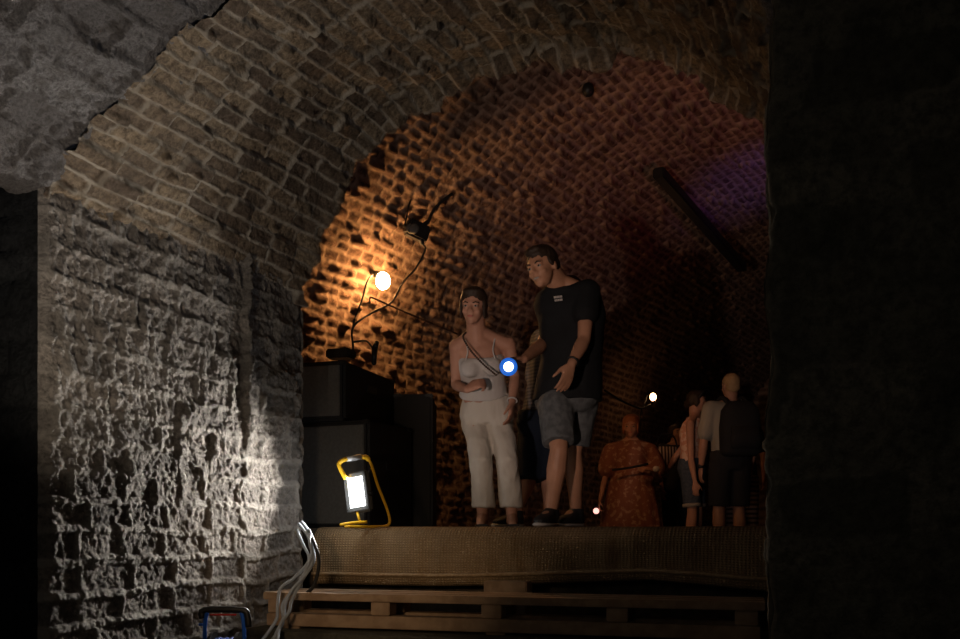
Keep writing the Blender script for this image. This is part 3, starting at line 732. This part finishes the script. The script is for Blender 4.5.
def torso(bm, J, g=0.0, w=1.0, top=True, bottom=True, female=False):
    sp, sc2 = J['sp'].normalized(), J['sc'].normalized()
    ax0 = (J['waist']-J['pelvis']).normalized(); f0 = -sp.cross(ax0) if sp.cross(ax0).dot(J['f']) < 0 else sp.cross(ax0)
    ax1 = (J['neck']-J['chest']).normalized(); f1 = sc2.cross(ax1); f1 = f1 if f1.dot(J['f']) > 0 else -f1
    fw = (f0+f1).normalized(); sw = (sp+sc2).normalized()
    R = []
    hw, ww, cw, shw = (.172, .128, .142, .150) if female else (.165, .142, .168, .185)
    hd, wd, cd, sd = (.118, .092, .105, .075) if female else (.115, .102, .118, .088)
    P0, Wt, C, Nk = J['pelvis'], J['waist'], J['chest'], J['neck']
    if bottom:
        R += [(P0-ax0*.08, sp*(hw*.55*w+g), f0*(hd*.6*w+g)), (P0-ax0*.03, sp*(hw*.84*w+g), f0*(hd*.82*w+g)), (P0+ax0*.05, sp*(hw*.84*w+g), f0*(hd*.86*w+g))]
    R += [(Wt, sw*(ww*w+g), fw*(wd*w+g)), (Wt.lerp(C, .55), sw*((ww+cw)/2*w+g), fw*((wd+cd)/2*w+g)), (C, sc2*(cw*w+g), f1*(cd*w+g))]
    if top:
        R += [(C.lerp(Nk, .55), sc2*(shw*.92*w+g), f1*(sd*1.1*w+g)), (C.lerp(Nk, .82), sc2*(shw*.72*w+g), f1*(sd*.8*w+g)), (Nk, sc2*(.070*w+g), f1*(.062*w+g))]
    loft(bm, R, 28, 2.2)
    return f0, f1
def body(name, label, base, J, skin=M['skin'], female=False, w=1.0, vox=.0065, h=.225, arms=True):
    r = root(name, base, label, 'person')
    bm = bmesh.new(); f0, f1 = torso(bm, J, 0, w, female=female)
    if female:
        for x in (-1, 1): ell(bm, J['chest'] + J['sc'].normalized()*x*.068*w + f1*.085*w - Vector((0, 0, .01)), (.050*w, .036*w, .048*w))
    W, R, k = head(bm, J['head'], J['hf'], J['hu'], h)
    limb(bm, [J['neck']-Vector((0, 0, .02)), J['head'].lerp(J['neck'], .35)-J['hf'].normalized()*.018], [.056 if female else .062]*2)
    for q in ('L', 'R'):
        mid = J['neck'].lerp(J['sh'+q], .5); limb(bm, [J['neck'].lerp(J['head'], .22), mid+Vector((0, 0, .012)), J['sh'+q]-Vector((0, 0, .012))], [.045, .042, .045])
    a = .88 if female else 1.0
    for q in ('L', 'R'):
        if 'sh'+q in J:
            s_, e_, w_ = J['sh'+q], J['el'+q], J['wr'+q]
            limb(bm, [J['chest'].lerp(J['neck'], .6), s_, s_.lerp(e_, .35), e_, e_.lerp(w_, .28), w_], [.06*a*w, .052*a*w, .047*a*w, .037*a*w, .040*a*w, .025*a])
            hd = J['hand'+q]; hand(bm, w_, hd[0], hd[1], hd[2], hd[3], .95 if female else 1.05, hd[3] > .8)
        if 'hip'+q in J:
            H, K, A, T = J['hip'+q], J['kn'+q], J['an'+q], J['toe'+q]
            limb(bm, [H, H.lerp(K, .4), K, K.lerp(A, .30), K.lerp(A, .7), A], [.066*w, .066*w, .052*w, .058*w, .042*w, .036*w])
            limb(bm, [A+Vector((0, 0, -.03)), A.lerp(T, .45), T], [.036, .034, .026])
    link('body', remeshed('body', bm, vox, 4), skin, r)
    return r, W, R, k, f0, f1
def garment(r, name, bm, m, vox=.009, amp=.005, sm=4, fx=20, fz=7, seed=3):
    return link(name, remeshed(name, bm, vox, sm, folds(amp, fx, fz, seed)), m, r)
def shoe(r, A, T, m=M['shoe'], sole=True, zb=None):
    zb = A.z-.085 if zb is None else zb; d = Vector((T.x-A.x, T.y-A.y, 0)).normalized(); s = d.cross(Vector((0, 0, 1)))
    a = Vector((A.x, A.y, zb))
    bm = bmesh.new()
    loft(bm, [(a-d*.058+Vector((0, 0, .045)), s*.022, Vector((0, 0, .035))), (a-d*.035+Vector((0, 0, .055)), s*.036, Vector((0, 0, .042))), (a+d*.02+Vector((0, 0, .065)), s*.040, Vector((0, 0, .052))),
              (a+d*.09+Vector((0, 0, .046)), s*.046, Vector((0, 0, .034))), (a+d*.16+Vector((0, 0, .036)), s*.046, Vector((0, 0, .024))), (a+d*.20+Vector((0, 0, .030)), s*.026, Vector((0, 0, .014)))], 16)
    cyl(bm, A+Vector((0, 0, -.04)), A+Vector((0, 0, .015)), .047, 14)
    o = link('shoe', remeshed('shoe', bm, .007, 2), m, r)
    if sole:
        bm = bmesh.new(); loft(bm, [(a-d*.062+Vector((0, 0, .012)), s*.028, Vector((0, 0, .011))), (a-d*.02+Vector((0, 0, .012)), s*.042, Vector((0, 0, .011))), (a+d*.10+Vector((0, 0, .012)), s*.050, Vector((0, 0, .011))), (a+d*.17+Vector((0, 0, .012)), s*.046, Vector((0, 0, .011))), (a+d*.215+Vector((0, 0, .013)), s*.022, Vector((0, 0, .010)))], 16)
        build('sole', bm, M['shoe_white'], o, smooth=True)
    return o
V3 = Vector
DK = .024   # deck surface

def woman_white():
    Y = 5.60
    J = dict(pelvis=P(487, 412, Y), waist=P(483, 388, Y-.06), chest=P(481, 360, Y-.15), neck=P(477, 338, Y-.20), head=P(473.5, 307, Y-.27),
             sp=V3((1, -.12, 0)), sc=V3((1, -.05, .06)), f=V3((-.1, -1, 0)), hf=V3((-.22, -1, -.16)), hu=V3((.08, .1, 1)),
             shL=P(508.5, 344, Y-.17), elL=P(515, 378, Y-.14), wrL=P(512, 402, Y-.24), shR=P(456.5, 346, Y-.17), elR=P(456, 385, Y-.12), wrR=P(467, 389.5, Y-.33),
             handL=(V3((-.10, -.15, -1)), V3((-.9, .2, 0)), V3((-.2, -1, 0)), .35), handR=(V3((.85, -.25, .38)), V3((.1, .8, -.6)), V3((0, -.2, 1)), .95),
             hipL=P(500, 418, Y-.02), knL=P(507, 460, Y-.15), anL=P(512, 516, Y), toeL=P(513, 524, Y-.15),
             hipR=P(475, 418, Y), knR=P(481, 460, Y-.15), anR=P(482.5, 516, Y), toeR=P(481, 524, Y-.16))
    r, W, R, k, f0, f1 = body('person', 'woman in a white strappy top and wide white jeans leaning forward on the deck', V3((.04, Y, DK)), J, female=True, w=.92, h=.218)
    face_parts(r, W, R, k, M['hair']); hair(r, W, R, k, M['hair'], 'tied')
    # cropped camisole
    bm = bmesh.new()
    C, Wt = J['chest'], J['waist']; sw = J['sc'].normalized()
    ax = (C-Wt).normalized(); ff = sw.cross(ax); ff = ff if ff.y < 0 else -ff
    loft(bm, [(Wt-ax*.04, sw*.148, ff*.112), (Wt+ax*.03, sw*.136, ff*.104), (C-ax*.03, sw*.142, ff*.112), (C+ax*.018, sw*.136, ff*.108), (C+ax*.042, sw*.118, ff*.098)], 28, 2.2)
    for x in (-1, 1): ell(bm, C+sw*x*.062+ff*.085-V3((0, 0, .012)), (.060, .040, .056))
    garment(r, 'camisole', bm, M['white_knit'], .007, .004)
    for x in (-1, 1):
        bm = bmesh.new(); sh = J['shL'] if x > 0 else J['shR']; mid = sh.lerp(J['neck'], .42)+V3((0, 0, .040))
        tube(bm, [C+ax*.035+sw*x*.085+ff*.088, C.lerp(mid, .6)+ff*.085+sw*x*.02, mid+ff*.035, mid-ff*.03], .0045, 8, 6); build('strap', bm, M['white_knit'], r, smooth=True)
    # beaded cord across the chest
    bm = bmesh.new(); pts = catmull([P(468, 331, Y-.20), P(463, 337, Y-.28), P(471, 351, Y-.34), P(483, 364, Y-.35), P(496, 375, Y-.36)], 8)
    for p in pts: ell(bm, p, (.0065,)*3, None, 8)
    build('beaded_cord', bm, M['bead'], r, smooth=True)
    # wide jeans
    bm = bmesh.new(); sp = J['sp'].normalized(); Pp = J['pelvis']
    up = V3((0, -.05, 1)).normalized(); fo = V3((-.1, -1, 0))
    loft(bm, [(Pp-up*.075, sp*.130, fo*.105), (Pp-up*.03, sp*.166, fo*.124), (Pp+up*.03, sp*.158, fo*.120), (Pp+up*.075, sp*.146, fo*.112), (Pp+up*.10, sp*.142, fo*.110)], 28, 2.3)
    for H, K, A, o in ((J['hipL'], J['knL'], J['anL'], .004), (J['hipR'], J['knR'], J['anR'], -.004)):
        hem = V3((A.x-o*1.5, A.y-.005, P(0, 508, Y).z))
        x = V3((1, 0, 0)); y = V3((0, -1, 0))
        loft(bm, [(H+V3((0, 0, .04)), x*.084, y*.095), (H-V3((0, 0, .05)), x*.081, y*.098), (H.lerp(K, .55), x*.073, y*.084), (K, x*.066, y*.074), (K.lerp(hem, .4), x*.066, y*.074), (K.lerp(hem, .8), x*.071, y*.080), (hem, x*.073, y*.084)], 26, 2.1)
    o = garment(r, 'wide_jeans', bm, M['white_denim'], .008, .009, 3, 26, 5)
    bm = bmesh.new(); ell(bm, Pp+up*.085+fo*.118, (.008, .005, .008)); build('button', bm, M['metal'], o, smooth=True)
    bm = bmesh.new(); cy = J['waist']-V3((0, 0, .05))
    pts = [Pp+up*.095+sp*math.cos(a)*.147+fo*math.sin(a)*.115 for a in np.linspace(0, 2*math.pi, 33)]
    tube(bm, pts, .009, 8); build('waistband', bm, M['white_denim'], o, smooth=True)
    # wristband and sandals
    bm = bmesh.new(); q = J['wrL']; d = (q-J['elL']).normalized(); x, y = frame(d)
    tube(bm, [q-d*.01+(x*math.cos(a)+y*math.sin(a))*.027 for a in np.linspace(0, 2*math.pi, 21)], .005, 8); build('bracelet', bm, M['white_knit'], r, smooth=True)
    for A, T in ((J['anL'], J['toeL']), (J['anR'], J['toeR'])):
        bm = bmesh.new(); c = V3(((A.x+T.x)/2, (A.y+T.y)/2-.02, DK+.008)); loft(bm, [(c+V3((0, .12, 0)), V3((.03, 0, 0)), V3((0, 0, .008))), (c, V3((.042, 0, 0)), V3((0, 0, .008))), (c-V3((0, .11, 0)), V3((.036, 0, 0)), V3((0, 0, .008)))], 16); build('sandal', bm, M['shoe'], r)
woman_white()

TORCH = P(508.5, 367, 4.98)
def man_black():
    Y = 5.42
    J = dict(pelvis=P(567, 398, Y), waist=P(571, 365, Y-.02), chest=P(572, 318, Y-.08), neck=P(562, 284, Y-.14), head=P(542.5, 268, Y-.24),
             sp=V3((.97, -.22, 0)), sc=V3((.88, -.42, .02)), f=V3((-.4, -1, 0)), hf=V3((-.62, -.80, -.20)), hu=V3((-.30, -.10, 1)),
             shL=P(587, 294, Y-.20), elL=P(584, 340, Y-.27), wrL=P(571.5, 364, Y-.38), shR=P(557, 302, Y+.06), elR=P(543, 344, Y-.06), wrR=P(524, 359, 5.10),
             handL=(V3((-.32, -.12, -1)), V3((-.6, .8, .1)), V3((-.7, -.6, .1)), .28), handR=(V3((-1, -.05, -.12)), V3((-.1, 0, -1)), V3((0, -1, 0)), .95),
             hipL=P(580, 405, Y+.06), knL=P(573, 452, Y+.10), anL=P(576, 511, Y+.22), toeL=P(563, 522, Y+.12),
             hipR=P(556, 405, Y-.06), knR=P(559, 450, Y-.16), anR=P(551, 512, Y-.10), toeR=P(541, 522, Y-.24))
    r, W, R, k, f0, f1 = body('person', 'man in a black T-shirt and grey shorts leaning over and aiming a torch', V3((.50, Y, DK)), J, skin=M['skin_tan'], w=1.0, h=.236)
    face_parts(r, W, R, k, M['hair'], True); hair(r, W, R, k, M['hair'], 'short')
    bm = bmesh.new(); torso(bm, J, .026, 1.0, bottom=False)
    s_ = J['sp'].normalized(); up = (J['waist']-J['pelvis']).normalized(); ff = V3((-.30, -.955, 0)).normalized()
    loft(bm, [(J['pelvis']-up*.02, s_*.200, ff*.150), (J['pelvis']+up*.10, s_*.190, ff*.145), (J['waist']+up*.02, s_*.176, ff*.135), (J['chest'], s_*.190, ff*.138)], 28, 2.3)
    for q in ('L', 'R'):
        S, E = J['sh'+q], J['el'+q]; limb(bm, [J['chest'].lerp(J['neck'], .55), S+V3((0, 0, .005)), S.lerp(E, .42)], [.085, .078, .074])
    ts = garment(r, 't_shirt', bm, M['tee'], .009, .008, 4, 14, 9)
    # small white print on the chest
    c = P(558, 298.5, 5.155)
    bm = bmesh.new(); sx = V3((.94, .26, .18)).normalized(); uz = V3((-.15, -.1, 1)).normalized(); nn = sx.cross(uz)
    Rm = Matrix((sx, nn, uz)).transposed()
    for row, cells in enumerate(((-.020, -.012, -.003, .006, .015, .022), (-.018, -.008, .002, .012, .021))):
        for q, x in enumerate(cells): box(bm, c + sx*x + uz*(.008-row*.017), (.0062, .004, .011), Rm)
    # seat the print on the cloth
    build('chest_print', bm, M['shoe_white'], ts)
    # shorts
    bm = bmesh.new(); Pp = J['pelvis']
    loft(bm, [(Pp-up*.09, s_*.135, ff*.11), (Pp-up*.03, s_*.185, ff*.138), (Pp+up*.07, s_*.180, ff*.132)], 24)
    for q, hz in (('L', 440), ('R', 437)):
        H, K = J['hip'+q], J['kn'+q]; t = .86; e = H.lerp(K, t)
        limb(bm, [H, H.lerp(K, .4)], [.108, .100]); tube(bm, [H.lerp(K, .1), e], [.104, .092], 20)
    garment(r, 'shorts', bm, M['grey_short'], .009, .008)
    for q in ('L', 'R'): shoe(r, J['an'+q], J['toe'+q], zb=DK)
    bm = bmesh.new(); q = J['wrL']; d = (q-J['elL']).normalized(); x, y = frame(d)
    tube(bm, [q-d*.02+(x*math.cos(a)+y*math.sin(a))*.031 for a in np.linspace(0, 2*math.pi, 21)], .006, 8); build('watch', bm, M['metal'], r, smooth=True)
man_black()
def torch():
    r = root('torch', TORCH, 'lit torch with a glowing blue rim pointed forward in front of the woman in white', 'torch')
    d = V3((-.03, -1, -.06)).normalized()
    bm = bmesh.new(); tube(bm, [TORCH, TORCH-d*.05, TORCH-d*.07, TORCH-d*.16], [.036, .033, .019, .018], 20); build('barrel', bm, M['metal'], r, smooth=True)
    x, y = frame(d)
    bm = bmesh.new(); tube(bm, [TORCH+d*.004+(x*math.cos(a)+y*math.sin(a))*.037 for a in np.linspace(0, 2*math.pi, 33)], .0115, 10); build('rim', bm, M['torchring'], r, smooth=True)
    bm = bmesh.new(); tube(bm, [TORCH-d*.004, TORCH+d*.006], [.027, .027], 24); build('lens', bm, M['torchlens'], r)
    light('torch_beam', 'SPOT', TORCH+d*.02, .8, (.7, .85, 1), .02, TORCH+d+V3((0, 0, -.3)), 60, .8)
torch()

def hidden_person():
    Y = 6.15
    J = dict(pelvis=P(543, 425, Y), waist=P(550, 395, Y), chest=P(560, 352, Y-.02), neck=P(568, 322, Y-.05), head=P(570, 294, Y-.10),
             sp=V3((1, .2, 0)), sc=V3((1, .2, 0)), f=V3((-.1, -1, 0)), hf=V3((-.4, -1, -.1)), hu=V3((0, 0, 1)),
             shR=P(541, 340, Y), elR=P(534, 378, Y), wrR=P(540, 404, Y-.1), handR=(V3((.4, -.2, -1)), V3((1, 0, 0)), V3((0, -1, 0)), .4),
             shL=P(588, 335, Y), elL=P(590, 375, Y), wrL=P(585, 405, Y-.05), handL=(V3((-.1, -.2, -1)), V3((-1, 0, 0)), V3((0, -1, 0)), .4),
             hipR=P(533, 430, Y), knR=P(530, 474, Y-.05), anR=P(516, 513, Y-.02), toeR=P(504, 523, Y-.10),
             hipL=P(553, 430, Y), knL=P(550, 474, Y-.04), anL=P(549, 513, Y), toeL=P(543, 523, Y-.15))
    r, W, R, k, f0, f1 = body('person', 'person in a grey checked shirt and navy shorts half hidden behind the man in black', V3((.42, Y, DK)), J, vox=.009, h=.22)
    face_parts(r, W, R, k, M['hair']); hair(r, W, R, k, M['hair'], 'short', .01)
    bm = bmesh.new(); torso(bm, J, .022, 1.0)
    for q in ('L', 'R'): S, E = J['sh'+q], J['el'+q]; limb(bm, [J['chest'].lerp(J['neck'], .55), S, S.lerp(E, .95)], [.085, .072, .066])
    garment(r, 'checked_shirt', bm, M['plaid'], .012, .006)
    bm = bmesh.new(); Pp = J['pelvis']; loft(bm, [(Pp-V3((0, 0, .1)), J['sp']*.13, J['f']*.11), (Pp, J['sp']*.18, J['f']*.135), (Pp+V3((0, 0, .09)), J['sp']*.17, J['f']*.13)], 24)
    for q in ('L', 'R'): H, K = J['hip'+q], J['kn'+q]; limb(bm, [H, H.lerp(K, .5)], [.10, .098]); tube(bm, [H, H.lerp(K, 1.15)], [.10, .092], 20)
    garment(r, 'shorts', bm, M['navy'], .012, .006)
    for q in ('L', 'R'): shoe(r, J['an'+q], J['toe'+q], zb=DK)
hidden_person()

FZ = -.30
def far(label, x, Y, heads, tops, face, J_over, female, skin, w=1.0, h=.22):
    """common skeleton for somebody standing on the lower floor behind the deck"""
    X = (x-480)*Y/933.0; top = (531-tops)*Y/933.0; Ht = top-FZ; k = Ht/1.75
    s = V3((-face.y, face.x, 0)).normalized(); s = s if s.x > 0 else -s
    def Z(z): return V3((X, Y, FZ+z*k))
    J = dict(pelvis=Z(.95), waist=Z(1.10), chest=Z(1.30), neck=Z(1.47), head=Z(1.63), sp=s, sc=s, f=face, hf=face, hu=V3((0, 0, 1)))
    rr = face.cross(V3((0, 0, 1)))          # own right
    if rr.x > 0: a, b = 'R', 'L'
    else: a, b = 'L', 'R'
    for q, sg in ((a, 1), (b, -1)):
        J['sh'+q] = Z(1.41)+s*sg*.175*w; J['el'+q] = Z(1.12)+s*sg*.235*w+face*.02; J['wr'+q] = Z(.88)+s*sg*.23*w+face*.10
        J['hand'+q] = (V3((0, 0, -1))+face*.2, -s*sg, face, .35)
        J['hip'+q] = Z(.92)+s*sg*.09; J['kn'+q] = Z(.50)+s*sg*.10+face*.03; J['an'+q] = Z(.085)+s*sg*.11; J['toe'+q] = J['an'+q]+face*.14-V3((0, 0, .05))
    J.update({q: v for q, v in J_over(J, Z, s, k).items()})
    r, W, R, kk, f0, f1 = body('person', label, V3((X, Y, FZ)), J, skin=skin, female=female, w=w*k if k < 1 else w, vox=.0105, h=h)
    return r, W, R, kk, J, Z, s, k
def dress_lady():
    f = V3((-.25, -1, 0)).normalized()
    def ov(J, Z, s, k): return dict(head=Z(1.635)+f*.03, hf=f+V3((0, 0, -.05)), wrR=P(600, 500, 9.45), elR=P(605, 478, 9.55), shR=P(612, 453, 9.6), handR=(V3((-.2, -.3, -1)), V3((1, 0, 0)), V3((0, -1, 0)), .6),
                                  shL=P(649, 453, 9.6), elL=P(660, 480, 9.5), wrL=P(652, 470, 9.25), handL=(V3((-.9, -.3, .2)), V3((0, .5, -1)), V3((0, 0, 1)), .6))
    r, W, R, kk, J, Z, s, k = far('woman in a red floral dress with puff sleeves standing under the distant bulb', 631, 9.6, 0, 418, f, ov, True, M['skin'], 1.12, .235)
    face_parts(r, W, R, kk, M['hair_red']); hair(r, W, R, kk, M['hair_red'], 'topknot', .01)
    bm = bmesh.new(); 
    loft(bm, [(Z(.0)+V3((0, 0, .08)), s*.36, f*.28), (Z(.5), s*.31, f*.25), (Z(.85), s*.255, f*.21), (Z(1.08), s*.20, f*.165), (Z(1.16), s*.185, f*.155), (Z(1.28), s*.19, f*.17), (Z(1.38), s*.17, f*.13), (Z(1.43), s*.10, f*.09)], 36, 2.1)
    for q in ('L', 'R'): S, E = J['sh'+q], J['el'+q]; limb(bm, [J['chest'].lerp(J['neck'], .5), S, S.lerp(E, .6)], [.10, .105, .105])
    garment(r, 'dress', bm, M['dress'], .014, .018, 3, 16, 2.5)
    bm = bmesh.new(); tube(bm, [P(612, 470, 9.33), P(628, 468, 9.30), P(648, 464, 9.32)], .012, 8, 4); build('belt_strap', bm, M['dark_cloth'], r, smooth=True)
    bm = bmesh.new(); q = P(596, 511, 9.40); box(bm, q+V3((.01, .02, .02)), (.05, .03, .09), None, .006); 
    t = root('pocket_torch', q, 'tiny pink glowing light held low in the hand of the floral dress woman', 'torch')
    build('casing', bm, M['metal'], t)
    bm = bmesh.new(); ell(bm, q+V3((0, -.01, 0)), (.030, .014, .030)); build('lens', bm, M['pinklens'], t, smooth=True)
    bm = bmesh.new(); ell(bm, P(656, 469, 9.15), (.035, .03, .03)); o = build('purse', bm, M['white_knit'], smooth=True)
    tag(o, 'small pale purse held at the waist of the woman in the floral dress', 'bag')
dress_lady()
def orange_woman():
    f = V3((.85, -.45, 0)).normalized()
    def ov(J, Z, s, k): return dict(hf=V3((.9, -.35, -.02)), head=Z(1.64)+f*.05, neck=Z(1.47)+f*.03,
        shR=P(690, 424, 9.3), elR=P(691, 460, 9.27), wrR=P(695, 482, 9.2), handR=(V3((.05, -.1, -1)), V3((.2, 1, 0)), V3((1, 0, 0)), .35),
        shL=P(700, 424, 9.65), elL=P(676, 456, 9.72), wrL=P(669, 468, 9.85), handL=(V3((-.6, -.2, -.6)), V3((1, 0, -.3)), V3((0, -1, .4)), .8))
    r, W, R, kk, J, Z, s, k = far('woman in a peach top and rolled denim shorts seen side on beside the backpack', 692, 9.5, 0, 391, f, ov, True, M['skin'], 1.0, .22)
    face_parts(r, W, R, kk, M['hair']); hair(r, W, R, kk, M['hair'], 'tied', .01)
    bm = bmesh.new(); torso(bm, J, .022, k, female=True); garment(r, 'top', bm, M['orange_top'], .012, .008)
    bm = bmesh.new(); Pp = J['pelvis']; loft(bm, [(Pp-V3((0, 0, .1)), s*.13, f*.12), (Pp, s*.175, f*.145), (Pp+V3((0, 0, .10)), s*.155, f*.125)], 24)
    for q in ('L', 'R'): H, K = J['hip'+q], J['kn'+q]; tube(bm, [H, H.lerp(K, .82)], [.105, .088], 20)
    o = garment(r, 'denim_shorts', bm, M['jean'], .012, .006)
    for q in ('L', 'R'):
        H, K = J['hip'+q], J['kn'+q]; bm = bmesh.new(); cyl(bm, H.lerp(K, .80), H.lerp(K, .88), .094, 20); build('rolled_hem', bm, M['grey_tee'], o, smooth=True)
        shoe(r, J['an'+q], J['toe'+q], zb=FZ+.005)
    bm = bmesh.new(); tube(bm, [W(-.075, .03, .03), W(-.06, .075, .095), W(.06, .075, .095), W(.075, .03, .03)], .009, 8, 4); build('sunglasses', bm, M['metal'], r, smooth=True)
orange_woman()
bagr = root('striped_bag', P(668, 462, 9.95), 'brown and white striped shoulder bag hanging left of the peach topped woman', 'bag')
bm = bmesh.new(); loft(bm, [(P(667, 468, 9.95), V3((.09, .04, .03)), V3((-.02, .07, 0))), (P(667, 455, 9.95), V3((.10, .04, .03)), V3((-.02, .07, 0))), (P(667, 447, 9.95), V3((.10, .03, 0)), V3((-.015, .05, 0)))], 20, 3)
build('bag_body', bm, M['stripe'], bagr, smooth=True)
bm = bmesh.new(); tube(bm, [P(656, 450, 9.95), P(660, 436, 9.95), P(673, 436, 9.97), P(678, 450, 10.0)], .010, 8, 5); build('strap', bm, M['dark_cloth'], bagr, smooth=True)
def backpack_man():
    f = V3((-.15, 1, 0)).normalized()
    def ov(J, Z, s, k): return dict(hf=V3((-.35, 1, 0)))
    r, W, R, kk, J, Z, s, k = far('man with cropped fair hair in a grey T-shirt seen from behind, wearing a backpack', 730, 8.85, 0, 373, f, ov, False, M['skin'], 1.08, .225)
    hair(r, W, R, kk, M['hair_blond'], 'crop', .01)
    bm = bmesh.new(); torso(bm, J, .026, 1.08)
    for q in ('L', 'R'): S, E = J['sh'+q], J['el'+q]; limb(bm, [J['chest'].lerp(J['neck'], .55), S, S.lerp(E, .75)], [.095, .085, .080])
    garment(r, 't_shirt', bm, M['grey_tee'], .012, .008)
    bm = bmesh.new(); Pp = J['pelvis']; loft(bm, [(Pp-V3((0, 0, .1)), s*.14, f*.12), (Pp, s*.195, f*.15), (Pp+V3((0, 0, .08)), s*.19, f*.145)], 24)
    for q in ('L', 'R'): H, K = J['hip'+q], J['kn'+q]; tube(bm, [H, H.lerp(K, .95)], [.115, .10], 20)
    garment(r, 'shorts', bm, M['dark_cloth'], .012, .006)
    for q in ('L', 'R'): shoe(r, J['an'+q], J['toe'+q], zb=FZ+.005)
    bm = bmesh.new(); q = J['wrR'] if J['wrR'].x < J['wrL'].x else J['wrL']
    cyl(bm, q-V3((0, 0, .005)), q+V3((0, 0, .03)), .034, 16); build('watch', bm, M['metal'], r, smooth=True)
    c = Z(1.22)-f*.22
    b = root('backpack', c, 'large black backpack on the back of the man with cropped fair hair', 'backpack')
    bm = bmesh.new(); loft(bm, [(c+V3((0, 0, -.26)), s*.15, f*.08), (c+V3((0, 0, -.22)), s*.185, f*.115), (c, s*.19, f*.125), (c+V3((0, 0, .16)), s*.175, f*.105), (c+V3((0, 0, .24)), s*.12, f*.06)], 28, 2.8)
    build('pack_body', bm, M['dark_cloth'], b, smooth=True)
    bm = bmesh.new(); d = c-f*.12; loft(bm, [(d+V3((0, 0, -.20)), s*.13, f*.035), (d+V3((0, 0, -.12)), s*.145, f*.05), (d, s*.13, f*.04)], 22, 2.8); build('front_pocket', bm, M['dark_cloth'], b, smooth=True)
    for sg in (-1, 1):
        bm = bmesh.new(); tube(bm, [c+s*sg*.09+V3((0, 0, .20)), Z(1.47)+s*sg*.10-f*.03+V3((0, 0, .045)), Z(1.42)+s*sg*.11+f*.15], .022, 8, 5); build('shoulder_strap', bm, M['dark_cloth'], b, smooth=True)
    bm = bmesh.new(); tube(bm, [c+s*.03+V3((0, 0, .235)), c+V3((0, 0, .275)), c-s*.03+V3((0, 0, .235))], .008, 8, 4); build('grab_loop', bm, M['metal'], b, smooth=True)
backpack_man()
def shadow_person():
    f = V3((.3, -1, 0)).normalized()
    r, W, R, kk, J, Z, s, k = far('person in dark clothes in the shade between the floral dress and the peach top', 676, 10.9, 0, 424, f, lambda *a: {}, True, M['skin_tan'], 1.0, .21)
    face_parts(r, W, R, kk, M['hair']); hair(r, W, R, kk, M['hair'], 'bun', .012)
    bm = bmesh.new(); torso(bm, J, .025, k, female=True)
    for q in ('L', 'R'):
        limb(bm, [J['chest'].lerp(J['neck'], .5), J['sh'+q], J['el'+q]], [.08, .07, .06])
        tube(bm, [J['hip'+q], J['kn'+q], J['an'+q]], [.10, .085, .08], 18)
    garment(r, 'jumpsuit', bm, M['dark_cloth'], .014, .008)
    for q in ('L', 'R'): shoe(r, J['an'+q], J['toe'+q], zb=FZ+.005, sole=False)
shadow_person()
def print_person():
    f = V3((-.2, -1, 0)).normalized()
    r, W, R, kk, J, Z, s, k = far('person in patterned trousers mostly hidden behind the backpack man', 742, 10.9, 0, 404, f, lambda *a: {}, True, M['skin_tan'], 1.0, .21)
    face_parts(r, W, R, kk, M['hair']); hair(r, W, R, kk, M['hair'], 'tied', .012)
    bm = bmesh.new(); torso(bm, J, .022, k, female=True)
    for q in ('L', 'R'): limb(bm, [J['chest'].lerp(J['neck'], .5), J['sh'+q], J['sh'+q].lerp(J['el'+q], .6)], [.08, .07, .065])
    garment(r, 'blouse', bm, M['navy'], .014, .008)
    bm = bmesh.new(); ell(bm, J['pelvis'], (.17, .13, .12))
    for q in ('L', 'R'): tube(bm, [J['hip'+q], J['kn'+q], J['an'+q]], [.10, .085, .08], 18)
    garment(r, 'patterned_trousers', bm, M['panel_check'], .014, .006)
    for q in ('L', 'R'): shoe(r, J['an'+q], J['toe'+q], zb=FZ+.005, sole=False)
print_person()
